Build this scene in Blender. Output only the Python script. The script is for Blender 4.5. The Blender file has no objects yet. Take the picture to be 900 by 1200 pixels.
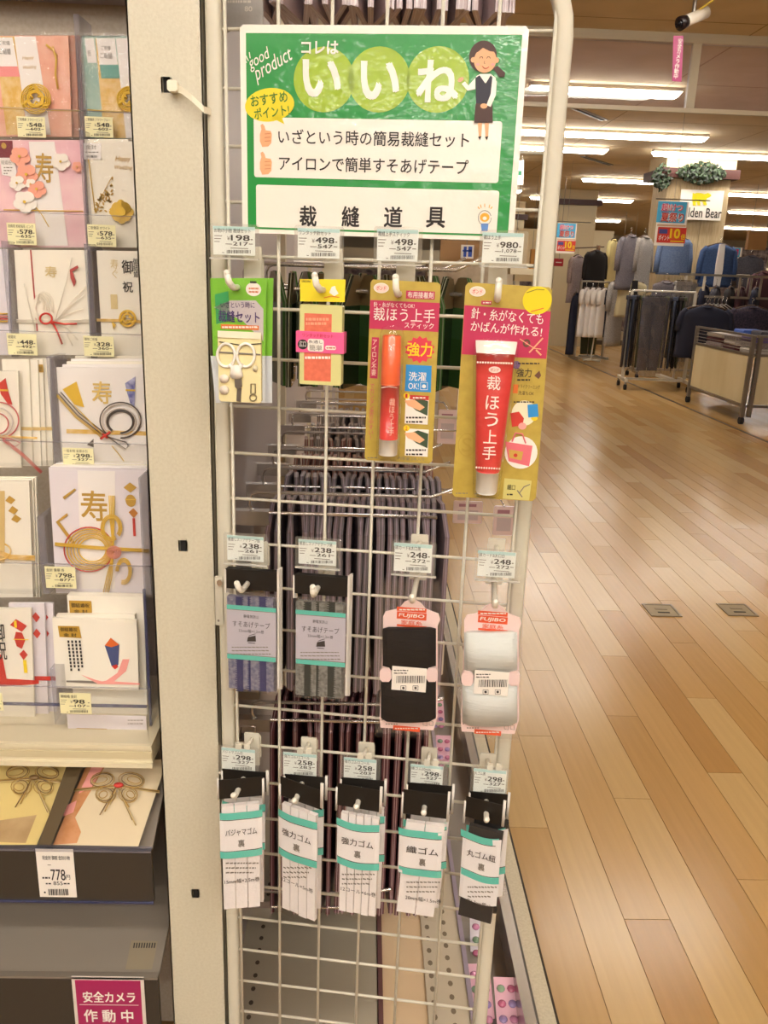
import bpy, math, random
from mathutils import Vector, Matrix
sc = bpy.context.scene
# ---------------------------------------------------------------- camera
FPX, PITCH, ROLL, YAW, EYE = 964.3, .28418, .03578, .02875, 1.34
def _cam():
    cy, sy, cp, sp = math.cos(YAW), math.sin(YAW), math.cos(PITCH), math.sin(PITCH)
    fw = Vector((sy*cp, cy*cp, -sp)); rt = Vector((cy, -sy, 0)); up = rt.cross(fw)
    cr, sr = math.cos(ROLL), math.sin(ROLL)
    return rt*cr+up*sr, fw, up*cr-rt*sr
CR, CF, CU = _cam(); CAM = Vector((0, 0, EYE))
cd = bpy.data.cameras.new('camera'); cam = bpy.data.objects.new('camera', cd); sc.collection.objects.link(cam)
cd.sensor_fit = 'VERTICAL'; cd.sensor_height = 36; cd.lens = FPX/1200*36; cd.clip_start = .02; cd.clip_end = 200
m = Matrix((CR, CU, -CF)).transposed().to_4x4(); m.translation = CAM; cam.matrix_world = m
sc.camera = cam
# ---------------------------------------------------------------- world, exposure
w = bpy.data.worlds.new('world'); sc.world = w; w.use_nodes = True
w.node_tree.nodes['Background'].inputs[0].default_value = (1, .9, .76, 1)
w.node_tree.nodes['Background'].inputs[1].default_value = .35
sc.view_settings.view_transform = 'Standard'; sc.view_settings.look = 'None'
sc.cycles.transparent_max_bounces = 48
sc.view_settings.exposure = 0.36; sc.view_settings.gamma = 1; sc.view_settings.use_curve_mapping = False
LAMP = 22.0            # brightness of every fluorescent tube
LAMP_COL = (1.0, .95, .885)
random.seed(7)
# ---------------------------------------------------------------- helpers
def lin(h):
    h = h.lstrip('#'); c = [int(h[i:i+2], 16)/255 for i in (0, 2, 4)]
    return tuple(x/12.92 if x <= .04045 else ((x+.055)/1.055)**2.4 for x in c)+(1,)
MC = {}
def mat(name, col='#cccccc', rough=.5, metal=0, alpha=1, emit=0, trans=0, coat=0, noise=None, nscale=40, bump=0, bscale=80, spec=.5, aniso=None):
    if name in MC: return MC[name]
    m = bpy.data.materials.new(name); m.use_nodes = True; MC[name] = m
    nt = m.node_tree; b = nt.nodes['Principled BSDF']
    b.inputs['Base Color'].default_value = lin(col); b.inputs['Roughness'].default_value = rough
    b.inputs['Metallic'].default_value = metal; b.inputs['Alpha'].default_value = alpha
    b.inputs['Specular IOR Level'].default_value = spec
    if trans: b.inputs['Transmission Weight'].default_value = trans
    if coat: b.inputs['Coat Weight'].default_value = coat; b.inputs['Coat Roughness'].default_value = .06
    if emit: b.inputs['Emission Color'].default_value = lin(col) if not isinstance(emit, tuple) else emit[1]; b.inputs['Emission Strength'].default_value = emit if not isinstance(emit, tuple) else emit[0]
    if noise or bump:
        tc = nt.nodes.new('ShaderNodeTexCoord')
        mp = nt.nodes.new('ShaderNodeMapping'); nt.links.new(tc.outputs['Object'], mp.inputs[0])
        if aniso: mp.inputs['Scale'].default_value = aniso
    if noise:
        n = nt.nodes.new('ShaderNodeTexNoise'); n.inputs['Scale'].default_value = nscale; n.inputs['Detail'].default_value = 5
        nt.links.new(mp.outputs[0], n.inputs['Vector'])
        r = nt.nodes.new('ShaderNodeValToRGB'); r.color_ramp.elements[0].color = lin(noise); r.color_ramp.elements[1].color = lin(col)
        r.color_ramp.elements[0].position = .35; r.color_ramp.elements[1].position = .62
        nt.links.new(n.outputs['Fac'], r.inputs[0]); nt.links.new(r.outputs[0], b.inputs['Base Color'])
    if bump:
        n = nt.nodes.new('ShaderNodeTexNoise'); n.inputs['Scale'].default_value = bscale; n.inputs['Detail'].default_value = 3
        nt.links.new(mp.outputs[0], n.inputs['Vector'])
        bp = nt.nodes.new('ShaderNodeBump'); bp.inputs['Strength'].default_value = bump; bp.inputs['Distance'].default_value = .002
        nt.links.new(n.outputs['Fac'], bp.inputs['Height']); nt.links.new(bp.outputs[0], b.inputs['Normal'])
        if coat: nt.links.new(bp.outputs[0], b.inputs['Coat Normal'])
    return m
def clear(name, tint='#ffffff', opac=.1, rough=.05, gloss=.35, bump=0, bscale=40):
    """thin clear plastic or glass: mostly transparent, glossy on top by Fresnel, a little milky"""
    if name in MC: return MC[name]
    m = bpy.data.materials.new(name); m.use_nodes = True; MC[name] = m; nt = m.node_tree
    for n in list(nt.nodes):
        if n.type == 'BSDF_PRINCIPLED': nt.nodes.remove(n)
    out = [n for n in nt.nodes if n.type == 'OUTPUT_MATERIAL'][0]
    t = nt.nodes.new('ShaderNodeBsdfTransparent'); g = nt.nodes.new('ShaderNodeBsdfGlossy'); d = nt.nodes.new('ShaderNodeBsdfDiffuse')
    g.inputs['Roughness'].default_value = rough; d.inputs['Color'].default_value = lin(tint)
    m1 = nt.nodes.new('ShaderNodeMixShader'); m1.inputs[0].default_value = opac
    nt.links.new(t.outputs[0], m1.inputs[1]); nt.links.new(d.outputs[0], m1.inputs[2])
    fr = nt.nodes.new('ShaderNodeFresnel'); fr.inputs['IOR'].default_value = 1.45
    mu = nt.nodes.new('ShaderNodeMath'); mu.operation = 'MULTIPLY'; mu.inputs[1].default_value = gloss*3
    mu.use_clamp = True; nt.links.new(fr.outputs[0], mu.inputs[0])
    ge = nt.nodes.new('ShaderNodeNewGeometry'); iv = nt.nodes.new('ShaderNodeMath'); iv.operation = 'SUBTRACT'; iv.inputs[0].default_value = 1
    nt.links.new(ge.outputs['Backfacing'], iv.inputs[1]); mv = nt.nodes.new('ShaderNodeMath'); mv.operation = 'MULTIPLY'
    nt.links.new(mu.outputs[0], mv.inputs[0]); nt.links.new(iv.outputs[0], mv.inputs[1]); mu = mv
    m2 = nt.nodes.new('ShaderNodeMixShader'); nt.links.new(mu.outputs[0], m2.inputs[0])
    nt.links.new(m1.outputs[0], m2.inputs[1]); nt.links.new(g.outputs[0], m2.inputs[2]); nt.links.new(m2.outputs[0], out.inputs[0])
    if bump:
        tc = nt.nodes.new('ShaderNodeTexCoord'); n = nt.nodes.new('ShaderNodeTexNoise'); n.inputs['Scale'].default_value = bscale
        nt.links.new(tc.outputs['Object'], n.inputs['Vector'])
        bp = nt.nodes.new('ShaderNodeBump'); bp.inputs['Strength'].default_value = bump; bp.inputs['Distance'].default_value = .004
        nt.links.new(n.outputs['Fac'], bp.inputs['Height']); nt.links.new(bp.outputs[0], g.inputs['Normal']); nt.links.new(bp.outputs[0], fr.inputs['Normal'])
    return m
COL = sc.collection
def tag(o, label=None, cat=None, group=None, kind=None):
    if label: o['label'] = label
    if cat: o['category'] = cat
    if group: o['group'] = group
    if kind: o['kind'] = kind
    return o
def empty(name, loc=(0, 0, 0), rz=0, label=None, cat=None, group=None, kind=None):
    o = bpy.data.objects.new(name, None); COL.objects.link(o); o.location = loc; o.rotation_euler = (0, 0, rz)
    o.empty_display_size = .02
    return tag(o, label, cat, group, kind)
def kids(o): return [c for c in COL.objects if c.parent == o]
def copy_tree(o, loc=None, rz=None, label=None, group=None, parent=None, children=None):
    if children is None:
        children = {}
        for c in COL.objects:
            if c.parent: children.setdefault(c.parent, []).append(c)
    c = o.copy(); COL.objects.link(c); c.parent = parent
    if loc is not None: c.location = loc
    if rz is not None: c.rotation_euler = (0, 0, rz)
    if label: c['label'] = label
    if group: c['group'] = group
    for ch in children.get(o, []): copy_tree(ch, parent=c, children=children)
    return c
FONTC = {}
def glyphs(s, bold=0, spacing=1.0):
    k = (s, bold, spacing)
    if k in FONTC: return FONTC[k]
    cu = bpy.data.curves.new('t', 'FONT'); cu.body = s; cu.size = 1; cu.resolution_u = 3 if len(s) < 5 else 2
    cu.space_line = .92 if '\n' in s else 1; cu.align_x = 'CENTER' if '\n' in s else 'LEFT'; cu.space_character = spacing
    ob = bpy.data.objects.new('t', cu); COL.objects.link(ob)
    me = bpy.data.meshes.new_from_object(ob.evaluated_get(bpy.context.evaluated_depsgraph_get()))
    vs = [(v.co.x, v.co.y, 0) for v in me.vertices]; fs = [tuple(p.vertices) for p in me.polygons]
    if bold > .004:          # heavier strokes: the outline laid over itself, slightly shifted
        n = len(vs); v0, f0 = vs, fs; b_ = bold*.5; vs = []; fs = []
        for q, (dx, dy) in enumerate(((-b_, -b_), (b_, -b_), (b_, b_), (-b_, b_))):
            vs += [(x+dx, y+dy, q) for x, y, _ in v0]; fs += [tuple(i+q*n for i in f) for f in f0]
    bpy.data.objects.remove(ob); bpy.data.curves.remove(cu); bpy.data.meshes.remove(me)
    xs = [v[0] for v in vs] or [0, 1]; ys = [v[1] for v in vs] or [0, 1]
    x0, x1, y0, y1 = min(xs), max(xs), min(ys), max(ys)
    r = ([((x-(x0+x1)/2)/max(x1-x0, 1e-6), (y-(y0+y1)/2)/max(y1-y0, 1e-6), q) for x, y, q in vs], fs)
    FONTC[k] = r
    return r
class MB:
    """collects shapes, links them as ONE mesh object; local axes x right, y into the depth, z up"""
    def __init__(s, F=None): s.v = []; s.f = []; s.mi = []; s.m = []; s.F = F; s.sm = False
    def k(s, mt):
        if mt not in s.m: s.m.append(mt)
        return s.m.index(mt)
    def add(s, vs, fs, mt):
        n = len(s.v); s.v += [tuple(p) for p in vs]; i = s.k(mt)
        for f in fs: s.f.append(tuple(n+a for a in f)); s.mi.append(i)
    def box(s, x0, x1, y0, y1, z0, z1, mt, b=0):
        if b:
            xs = (x0, x0+b, x1-b, x1)
            o = [(x0, z0+b), (x0+b, z0), (x1-b, z0), (x1, z0+b), (x1, z1-b), (x1-b, z1), (x0+b, z1), (x0, z1-b)]
            s.prism([(p[0], p[1]) for p in o], y0, y1, mt); return
        s.add([(x, y, z) for x in (x0, x1) for y in (y0, y1) for z in (z0, z1)],
              [(0, 1, 3, 2), (4, 6, 7, 5), (0, 4, 5, 1), (2, 3, 7, 6), (0, 2, 6, 4), (1, 5, 7, 3)], mt)
    def prism(s, pts, y0, y1, mt):
        n = len(pts)
        s.add([(p[0], y0, p[1]) for p in pts]+[(p[0], y1, p[1]) for p in pts],
              [tuple(range(n)), tuple(range(2*n-1, n-1, -1))]+[(i, i+n, (i+1) % n+n, (i+1) % n) for i in range(n)], mt)
    def tube(s, pts, r, mt, seg=8, caps=True, closed=False):
        pts = [Vector(p) for p in pts]; n = len(pts); vs = []; prev = None
        for i, p in enumerate(pts):
            a = pts[i-1] if (i or closed) else p; b = pts[(i+1) % n] if (i < n-1 or closed) else p
            t = (b-a).normalized()
            if prev is None: u = t.orthogonal().normalized()
            else:
                u = prev-t*prev.dot(t)
                u = u.normalized() if u.length > 1e-6 else t.orthogonal().normalized()
            prev = u; wv = t.cross(u); rr = r[i] if isinstance(r, (list, tuple)) else r
            vs += [p+(u*math.cos(2*math.pi*k/seg)+wv*math.sin(2*math.pi*k/seg))*rr for k in range(seg)]
        fs = []
        for i in range(n if closed else n-1):
            j = (i+1) % n
            for k in range(seg): fs.append((i*seg+k, i*seg+(k+1) % seg, j*seg+(k+1) % seg, j*seg+k))
        if caps and not closed: fs += [tuple(range(seg-1, -1, -1)), tuple(range((n-1)*seg, n*seg))]
        s.add(vs, fs, mt)
    def ball(s, c, r, mt, seg=10, rings=6, sq=(1, 1, 1)):
        vs = []; fs = []
        for i in range(rings+1):
            a = math.pi*i/rings
            for k in range(seg):
                b = 2*math.pi*k/seg
                vs.append((c[0]+r*sq[0]*math.sin(a)*math.cos(b), c[1]+r*sq[1]*math.sin(a)*math.sin(b), c[2]+r*sq[2]*math.cos(a)))
        for i in range(rings):
            for k in range(seg): fs.append((i*seg+k, (i+1)*seg+k, (i+1)*seg+(k+1) % seg, i*seg+(k+1) % seg))
        s.add(vs, fs, mt)
    # ---- shapes given on the picture plane of the frame F (photo pixels), d = metres in front of that plane
    def rc(s, x0, y0, x1, y1):
        u, v = s.F.L((x0+x1)/2, (y0+y1)/2); a = abs(x1-x0)*s.F.su/2; b = abs(y1-y0)*s.F.sv/2
        return u-a, u+a, v-b, v+b
    def R(s, x0, y0, x1, y1, mt, d=0):
        a, b, c, e = s.rc(x0, y0, x1, y1)
        s.add([(a, -d, c), (b, -d, c), (b, -d, e), (a, -d, e)], [(0, 1, 2, 3)], mt)
    def S(s, x0, y0, x1, y1, mt, d0=0, d1=.001, b=0):
        a, e, c, g = s.rc(x0, y0, x1, y1); s.box(a, e, -d1, -d0, c, g, mt, b)
    def P(s, pts, mt, d=0, d1=None):
        q = [s.F.L(*p) for p in pts]
        if d1 is None: s.add([(a, -d, b) for a, b in q], [tuple(range(len(q)))], mt)
        else: s.prism(q, -d1, -d, mt)
    def E(s, cx, cy, rx, ry, mt, d=0, n=24, rot=0, d1=None):
        u, v = s.F.L(cx, cy); a = rx*s.F.su; b = ry*s.F.sv; c, e = math.cos(rot), math.sin(rot)
        pts = [(u+a*math.cos(t)*c-b*math.sin(t)*e, v+a*math.cos(t)*e+b*math.sin(t)*c) for t in [2*math.pi*i/n for i in range(n)]]
        if d1 is None: s.add([(p, -d, q) for p, q in pts], [tuple(range(n))], mt)
        else: s.prism(pts, -d1, -d, mt)
    def T(s, txt, x0, y0, x1, y1, mt, d=.0006, bold=0, rot=0, sp=1.0, shear=0):
        g, fs = glyphs(txt, bold, sp); a, b, c, e = s.rc(x0, y0, x1, y1); u, v = (a+b)/2, (c+e)/2
        co, si = math.cos(rot), math.sin(rot); vs = []
        fe = 5e-5*max(1, (s.F.o-CAM).length)
        for x, y, q in g:
            X = x*(b-a)+shear*y*(e-c); Y = y*(e-c); vs.append((u+X*co-Y*si, -d-q*fe, v+X*si+Y*co))
        s.add(vs, fs, mt)
    def W(s, pts, r, mt, d=.001, seg=6, closed=False):
        """a cord or line through photo-pixel points, lying on the plane"""
        q = [s.F.L(p[0], p[1]) for p in pts]
        s.tube([(a, -(d+(p[2] if len(p) > 2 else 0)), b) for (a, b), p in zip(q, pts)], r, mt, seg, closed=closed)
    def build(s, name, parent=None, smooth=False, label=None, cat=None, group=None, kind=None, loc=None, rz=0):
        me = bpy.data.meshes.new(name); me.from_pydata(s.v, [], s.f)
        for mt in s.m: me.materials.append(mt)
        me.polygons.foreach_set('material_index', s.mi)
        if smooth: me.polygons.foreach_set('use_smooth', [True]*len(s.f))
        me.update(); o = bpy.data.objects.new(name, me); COL.objects.link(o); o.parent = parent
        if loc is not None: o.location = loc; o.rotation_euler = (0, 0, rz)
        return tag(o, label, cat, group, kind)
def ray(px, py): return CR*((px-450)/FPX)+CF-CU*((py-600)/FPX)
def atY(px, py, Y): d = ray(px, py); return CAM+d*(Y/d.y)
def atZ(px, py, Z): d = ray(px, py); return CAM+d*((Z-EYE)/d.z)
NYAW = .13365; NO = Vector((-.08808, .84855, 1.20003))      # the wire grid: origin and its turn against the aisle
NX = Vector((math.cos(NYAW), -math.sin(NYAW), 0)); NN = Vector((-math.sin(NYAW), -math.cos(NYAW), 0))
class Fr:
    """an upright plane standing in the scene; px, py is the photo point where its origin lies"""
    def __init__(s, px, py, Y=None, off=0, yaw=0, origin=None):
        if Y is not None: p0 = Vector((0, Y, 0)); a = 0
        else: p0 = NO+NN*off; a = NYAW
        n = Vector((-math.sin(a), -math.cos(a), 0)); d = ray(px, py); s.o = CAM+d*((p0-CAM).dot(n)/d.dot(n))
        if origin is not None: s.o = Vector(origin)
        s.a = a+yaw; s.x = Vector((math.cos(s.a), -math.sin(s.a), 0)); s.n = Vector((-math.sin(s.a), -math.cos(s.a), 0))
        s.cal(px, py)
    def cal(s, px, py):
        a = s.L(px-5, py); b = s.L(px+5, py); s.su = abs(b[0]-a[0])/10
        a = s.L(px, py-5); b = s.L(px, py+5); s.sv = abs(b[1]-a[1])/10
        return s
    def L(s, px, py):
        d = ray(px, py); w = CAM+d*((s.o-CAM).dot(s.n)/d.dot(s.n))-s.o
        return w.dot(s.x), w.z
    def root(s, name, label=None, cat=None, group=None):
        return empty(name, s.o, -s.a, label, cat, group)
# ---------------------------------------------------------------- materials
CREAM = mat('cream_enamel', '#cfc8b2', .32, bump=.10, bscale=500, noise='#c9c1aa', nscale=300)
CREAM2 = mat('cream_frame', '#cfc9b6', .38)
WIRE = mat('net_wire_paint', '#d6d0be', .35)
CHROME = mat('chrome', '#e2dfdc', .22, .9)
STEEL = mat('brushed_steel', '#9a948c', .35, .9)
HOOKW = mat('white_hook_plastic', '#efeadb', .35)
PLATE = clear('frosted_hook_plate', '#efe9d6', .62, .3, .15)
ACRYL = clear('clear_acrylic', '#c9c3b4', .06, .04, .25)
ACRYLS = clear('acrylic_tray_wall', '#9a98a8', .30, .04, .25)
EDGE = mat('acrylic_edge_blue', '#3f4470', .15, alpha=.55)
FILM = clear('clear_film', '#ffffff', .008, .10, .45, .3, 60)
FILM2 = clear('clear_bag_film', '#f3e6e0', .006, .12, .35, .5, 90)
BLACK = mat('black_card', '#17130f', .45); INK = mat('print_black', '#2a2320', .6); INKG = mat('print_grey', '#7d756b', .6)
WHITE = mat('white_paper', '#f1eadf', .55); CARDB = mat('price_card_pale_blue', '#eef1e9', .55); CARDY = mat('price_card_pale_yellow', '#ebe4b4', .55)
TEALP = mat('pale_teal_print', '#b9dcd8', .5)
TEAL = mat('teal_print', '#5cc0ae', .4); GOLD = mat('gold_cord', '#deb53a', .35, 0); GOLDP = mat('gold_print', '#bd9438', .45)
RED = mat('red_cord', '#c8382c', .45); PINKC = mat('pink_print', '#f0a39a', .5)
DARK = mat('dark_gap', '#1b1713', .8)
# ---------------------------------------------------------------- the room
def struct(mb, name, **k): return mb.build(name, kind='structure', **k)
RX0, RX1, RY0, RY1, RZ = -7, 17, -17, 34, 3.0
floor_base = mat('floor_joint_dark', '#8a6a40', .6)
def plankmat(name):
    m = mat(name, '#c69a60', .22); nt = m.node_tree; b = nt.nodes['Principled BSDF']
    oi = nt.nodes.new('ShaderNodeObjectInfo'); r = nt.nodes.new('ShaderNodeValToRGB')
    cs = ['#bf9355', '#caa164', '#cea96e', '#c79c5f', '#d2ae74', '#b98b4e', '#cca366']
    r.color_ramp.interpolation = 'CONSTANT'
    while len(r.color_ramp.elements) < 7: r.color_ramp.elements.new(.5)
    for i, c in enumerate(cs): r.color_ramp.elements[i].position = (0, .1, .3, .5, .7, .85, .92)[i]; r.color_ramp.elements[i].color = lin(c)
    nt.links.new(oi.outputs['Random'], r.inputs[0])
    tc = nt.nodes.new('ShaderNodeTexCoord'); mp = nt.nodes.new('ShaderNodeMapping'); mp.inputs['Scale'].default_value = (60, 2.5, 1)
    n = nt.nodes.new('ShaderNodeTexNoise'); n.inputs['Scale'].default_value = 1; n.inputs['Detail'].default_value = 6
    nt.links.new(tc.outputs['Object'], mp.inputs[0]); nt.links.new(mp.outputs[0], n.inputs['Vector'])
    mx = nt.nodes.new('ShaderNodeMixRGB'); mx.blend_type = 'MULTIPLY'; mx.inputs[0].default_value = .22
    nt.links.new(r.outputs[0], mx.inputs[1]); nt.links.new(n.outputs['Fac'], mx.inputs[2]); nt.links.new(mx.outputs[0], b.inputs['Base Color'])
    g = nt.nodes.new('ShaderNodeTexNoise'); g.inputs['Scale'].default_value = 5; nt.links.new(tc.outputs['Generated'], g.inputs['Vector'])
    bp = nt.nodes.new('ShaderNodeBump'); bp.inputs['Strength'].default_value = .05; bp.inputs['Distance'].default_value = .01
    nt.links.new(g.outputs['Fac'], bp.inputs['Height']); nt.links.new(bp.outputs[0], b.inputs['Normal'])
    return m
PLANK = plankmat('maple_plank')
m = MB(); m.box(RX0, RX1, RY0, RY1, -.05, -.002, floor_base)
FLOOR = struct(m, 'floor', label='glossy pale maple plank floor of the aisle')
PW, PL = .1022, 1.17
m = MB(); g = .0009; m.box(g, PW-g, g, PL-g, -.002, 0, PLANK); pm = m.build('floor_plank', FLOOR)
pm.location = (.394, 1.05, 0)
cnt = 0; near = set()
for i in range(31):
    for j in range(-1, 8):
        off = (i*.37) % 1*PL; x = .394+i*PW; y = .9+off+j*PL-.3
        if y > 8.6 or x > 1.0+y*.55+1.2 or y < .2: continue
        near.add((i, j))
        if cnt == 0: pm.location = (x, y, 0)
        else: c = pm.copy(); COL.objects.link(c); c.location = (x, y, 0)
        cnt += 1
FARM = [mat('far_plank_%s' % n, c, .24) for n, c in (('amber', '#c1965a'), ('pale', '#caa266'), ('light', '#d0aa70'), ('tan', '#c59c60'))]
m = MB()
for i in range(-74, 160):
    for j in range(-4, 28):
        if (i, j) in near or (i < 0 and j < 6): continue
        off = (i*.37) % 1*PL; x = .394+i*PW; y = .9+off+j*PL-.3
        if y > RY1-PL or x > 2+y*.8: continue
        m.add([(x+g, y+g, 0), (x+PW-g, y+g, 0), (x+PW-g, y+PL-g, 0), (x+g, y+PL-g, 0)], [(0, 1, 2, 3)], random.choice(FARM))
m.build('floor_plank', FLOOR, kind='stuff')
m = MB(); m.box(3.585, 3.615, 2, 30, 0, .0015, mat('aisle_line_dark', '#4a3a26', .5)); struct(m, 'trim_1', label='thin dark strip along the far side of the aisle')
CEIL = mat('ceiling_board', '#dcc8a2', .9, noise='#d3bf98', nscale=3, bump=.2, bscale=200)
m = MB(); m.box(RX0, RX1, RY0, RY1, RZ, RZ+.1, CEIL); CO = struct(m, 'ceiling', label='warm beige ceiling of large boards')
WALLM = mat('shop_wall_offwhite', '#d9cdb2', .8)
for nm, b in (('wall_left', (RX0-.1, RX0, RY0, RY1)), ('wall_right', (RX1, RX1+.1, RY0, RY1)), ('wall_back', (RX0, RX1, RY0-.1, RY0)), ('wall_far', (RX0, RX1, RY1, RY1+.1))):
    m = MB(); m.box(b[0], b[1], b[2], b[3], 0, RZ, WALLM); struct(m, nm)
# seams between the ceiling boards
m = MB(); sm = mat('ceiling_seam', '#a98f68', .9)
for i in range(10): m.box(-1, 9, 2.5+i*1.8, 2.512+i*1.8, RZ-.001, RZ, sm)
for i in range(7): m.box(-1+i*1.8, -.99+i*1.8, 2.5, 20, RZ-.001, RZ, sm)
m.build('ceiling_seam', CO, kind='stuff')
# fluorescent batten lights
LEM = mat('lit_tube_cover', '#fff2da', .5, emit=(LAMP, LAMP_COL+(1,))); LHOUS = mat('lamp_housing', '#e8e0cf', .5)
def batten(x0, x1, y, label, w=.11):
    r = empty('ceiling_light', (x0, y, RZ), 0, label, 'light', 'fluorescent ceiling lights'); L = x1-x0
    a = MB(); a.box(0, L, -w/2-.01, w/2+.01, -.03, 0, LHOUS); a.build('housing', r)
    d = MB(); d.prism([(.0, -.032), (.04, -.075), (L-.04, -.075), (L, -.032)], -w/2, w/2, LEM); d.build('diffuser', r)
for a in [(1.40, 2.76, 8.1, 'long lit ceiling light nearest above the aisle, seen through the glass screen'),
          (1.3, 3.92, 10.4, 'second lit ceiling light from the glass screen'),
          (3.70, 6.3, 11.65, 'lit ceiling light at right above the plank-clad column'),
          (1.6, 3.1, 11.65, 'lit ceiling light left of the one above the plank-clad column'),
          (3.6, 4.85, 14.95, 'lit ceiling light just left of the plank-clad column'),
          (6.4, 9.0, 16.4, 'lit ceiling light just right of the plank-clad column'),
          (2.0, 3.0, 17.4, 'short lit ceiling light behind the right tube of the grid'),
          (3.4, 5.6, 18.6, 'thin lit ceiling light above the far pillar'),
          (8.4, 11.2, 20.3, 'lower lit ceiling light at the right edge'),
          (4.9, 7.2, 24.9, 'far lit ceiling light above the blue doorway'),
          (2.0, 3.4, 21.5, 'far lit ceiling light left of the far pillar'),
          (9, 12.5, 26, 'farthest lit ceiling light at the right')]: batten(*a)
for k, (x, y) in enumerate([(-.8, -.7), (.8, -.7), (-.1, -1.7), (-1.6, -1.7), (1.5, -1.7), (-.8, -2.9), (.8, -2.9), (2.4, -2.9), (0, -4.2), (-2.4, -2.9), (1.8, 2.6), (4.2, .5), (-.9, 2.2), (-1.2, 4.6), (1.9, 4.6)]):  # unseen battens added, mostly to brighten the fronts facing the camera
    batten(x-.65, x+.65, y, 'added unseen ceiling light outside the picture, %.1f m to the right, %.1f m ahead' % (x, y), .14)
for k, (x, y) in enumerate([(-1.5, -6.5), (2.0, -6.5), (0, -8.5), (-2, -11), (2.2, -11), (0, -14)]):
    batten(x-1.2, x+1.2, y, 'long ceiling light outside the picture, %.1f m to the right, %.1f m behind' % (x, -y), .14)
# glass smoke screen hanging from the ceiling
RAIL = mat('screen_rail', '#c9bda2', .4)
r = empty('smoke_screen', (0, 6.4, 2.5), 0, 'glass smoke screen hanging from the ceiling in a pale metal rail', 'screen')
a = MB(); a.box(-1, 9, -.03, .03, .44, .5, RAIL); a.build('top_rail', r)
a = MB(); a.box(-1, 9, -.015, .015, 0, .03, RAIL); a.build('bottom_rail', r)
for x in (-.55, 2.255, 5.05, 7.8):
    a = MB(); a.box(x-.03, x+.03, -.02, .02, .03, .44, RAIL); a.build('upright', r)
gl = clear('smoke_screen_glass', '#b9a6b8', .13, .01, .35, .35, 1.3)
for x0, x1 in ((-.52, 2.225), (2.285, 5.02), (5.08, 7.77)):
    a = MB(); a.box(x0, x1, -.003, .003, .03, .44, gl); a.build('pane', r)
# ceiling fittings
for x, y, lb in ((3.3, 12.9, 'slim dark ceiling vent left of the plank-clad column'), (2.2, 9.3, 'slim dark ceiling vent beyond the glass screen')):
    r = empty('ceiling_vent', (x, y, RZ), .9, lb, 'vent'); a = MB(); a.box(-.5, .5, -.04, .04, -.012, 0, STEEL); a.build('frame', r)
    a = MB(); a.box(-.47, .47, -.015, .015, -.014, -.012, DARK); a.build('slot', r)
# security camera with its ribbon
p = atY(812, 22, 5.5); r = empty('security_camera', (p.x, p.y, p.z), -.5, 'white bullet security camera hanging from the ceiling', 'camera')
wp = mat('camera_white', '#e6dccb', .4); bk = mat('camera_black', '#241a1c', .3)
a = MB(); a.tube([(.06, .08, .05), (-.035, -.045, -.022)], .033, wp, 16); a.build('body', r, True)
a = MB(); a.tube([(-.033, -.043, -.021), (-.058, -.077, -.04)], [.035, .040], bk, 16); a.tube([(-.058, -.077, -.04), (-.065, -.086, -.045)], .025, mat('lens', '#0a0a12', .05), 12); a.build('lens_hood', r, True)
a = MB(); a.tube([(0, 0, .03), (0, 0, RZ-p.z)], .012, STEEL); a.build('stem', r)
a = MB(); a.tube([(.01, .02, .04), (.16, .02, .13), (.32, 0, .11), (.42, 0, RZ-p.z)], .006, mat('yellow_cable', '#cfae3a', .5)); a.build('cable', r)
F = Fr(795, 42, Y=5.42); r = F.root('ribbon_sign', 'narrow magenta hanging ribbon with vertical white lettering under the security camera', 'sign')
MAG = mat('magenta_print', '#a02a62', .45); MAG2 = mat('magenta_print_deep', '#a8285c', .45)
a = MB(F); a.P([(789, 42), (801, 42), (798.5, 96), (787.5, 95)], MAG, 0, .002); a.build('ribbon', r)
a = MB(F); a.T('安\n全\nカ\nメ\nラ\n作\n動\n中', 791.5, 45, 797, 93, WHITE, .0035, .01); a.build('lettering', r)
# exit sign
p = atY(607, 203, 13); r = empty('exit_sign', p, 0, 'white box exit sign with green arrow, hanging beyond the grid', 'sign')
F = Fr(607, 203, Y=13); a = MB(F); a.P([(601, 190), (613, 188), (612, 217), (600, 217)], mat('sign_white_lit', '#fffdf2', .4, emit=.8), 0, .08); a.build('lamp_box', r)
a = MB(F); a.P([(602, 203), (606, 198), (606, 201), (610, 201), (610, 206), (606, 206), (606, 209)], mat('exit_green', '#1fa06a', .4, emit=.4), .085); a.build('arrow', r)
a = MB(F); a.tube([(0, -.04, .19), (0, -.04, RZ-p.z)], .008, STEEL); a.build('rod', r)
# floor outlet covers
for x, y, lb in ((1.285, 3.21, 'square dark metal floor outlet cover, left one of two on the aisle'), (1.62, 3.235, 'square dark metal floor outlet cover, right one of two on the aisle')):
    r = empty('floor_outlet', (x, y, 0), 0, lb, 'floor cover'); a = MB(); fm = mat('outlet_frame', '#8d7c60', .4, .5)
    for bx in ((-.065, .065, -.065, -.055), (-.065, .065, .055, .065), (-.065, -.055, -.055, .055), (.055, .065, -.055, .055)): a.box(*bx, .0005, .004, fm)
    a.build('frame', r); a = MB(); a.box(-.054, .054, -.054, .054, .0005, .003, mat('outlet_lid', '#9a8764', .45, .3)); a.build('lid', r)
    a = MB(); a.box(-.025, .025, -.03, -.022, .003, .0045, DARK); a.box(-.025, .025, .005, .02, .003, .0045, fm); a.build('handle', r)
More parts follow.
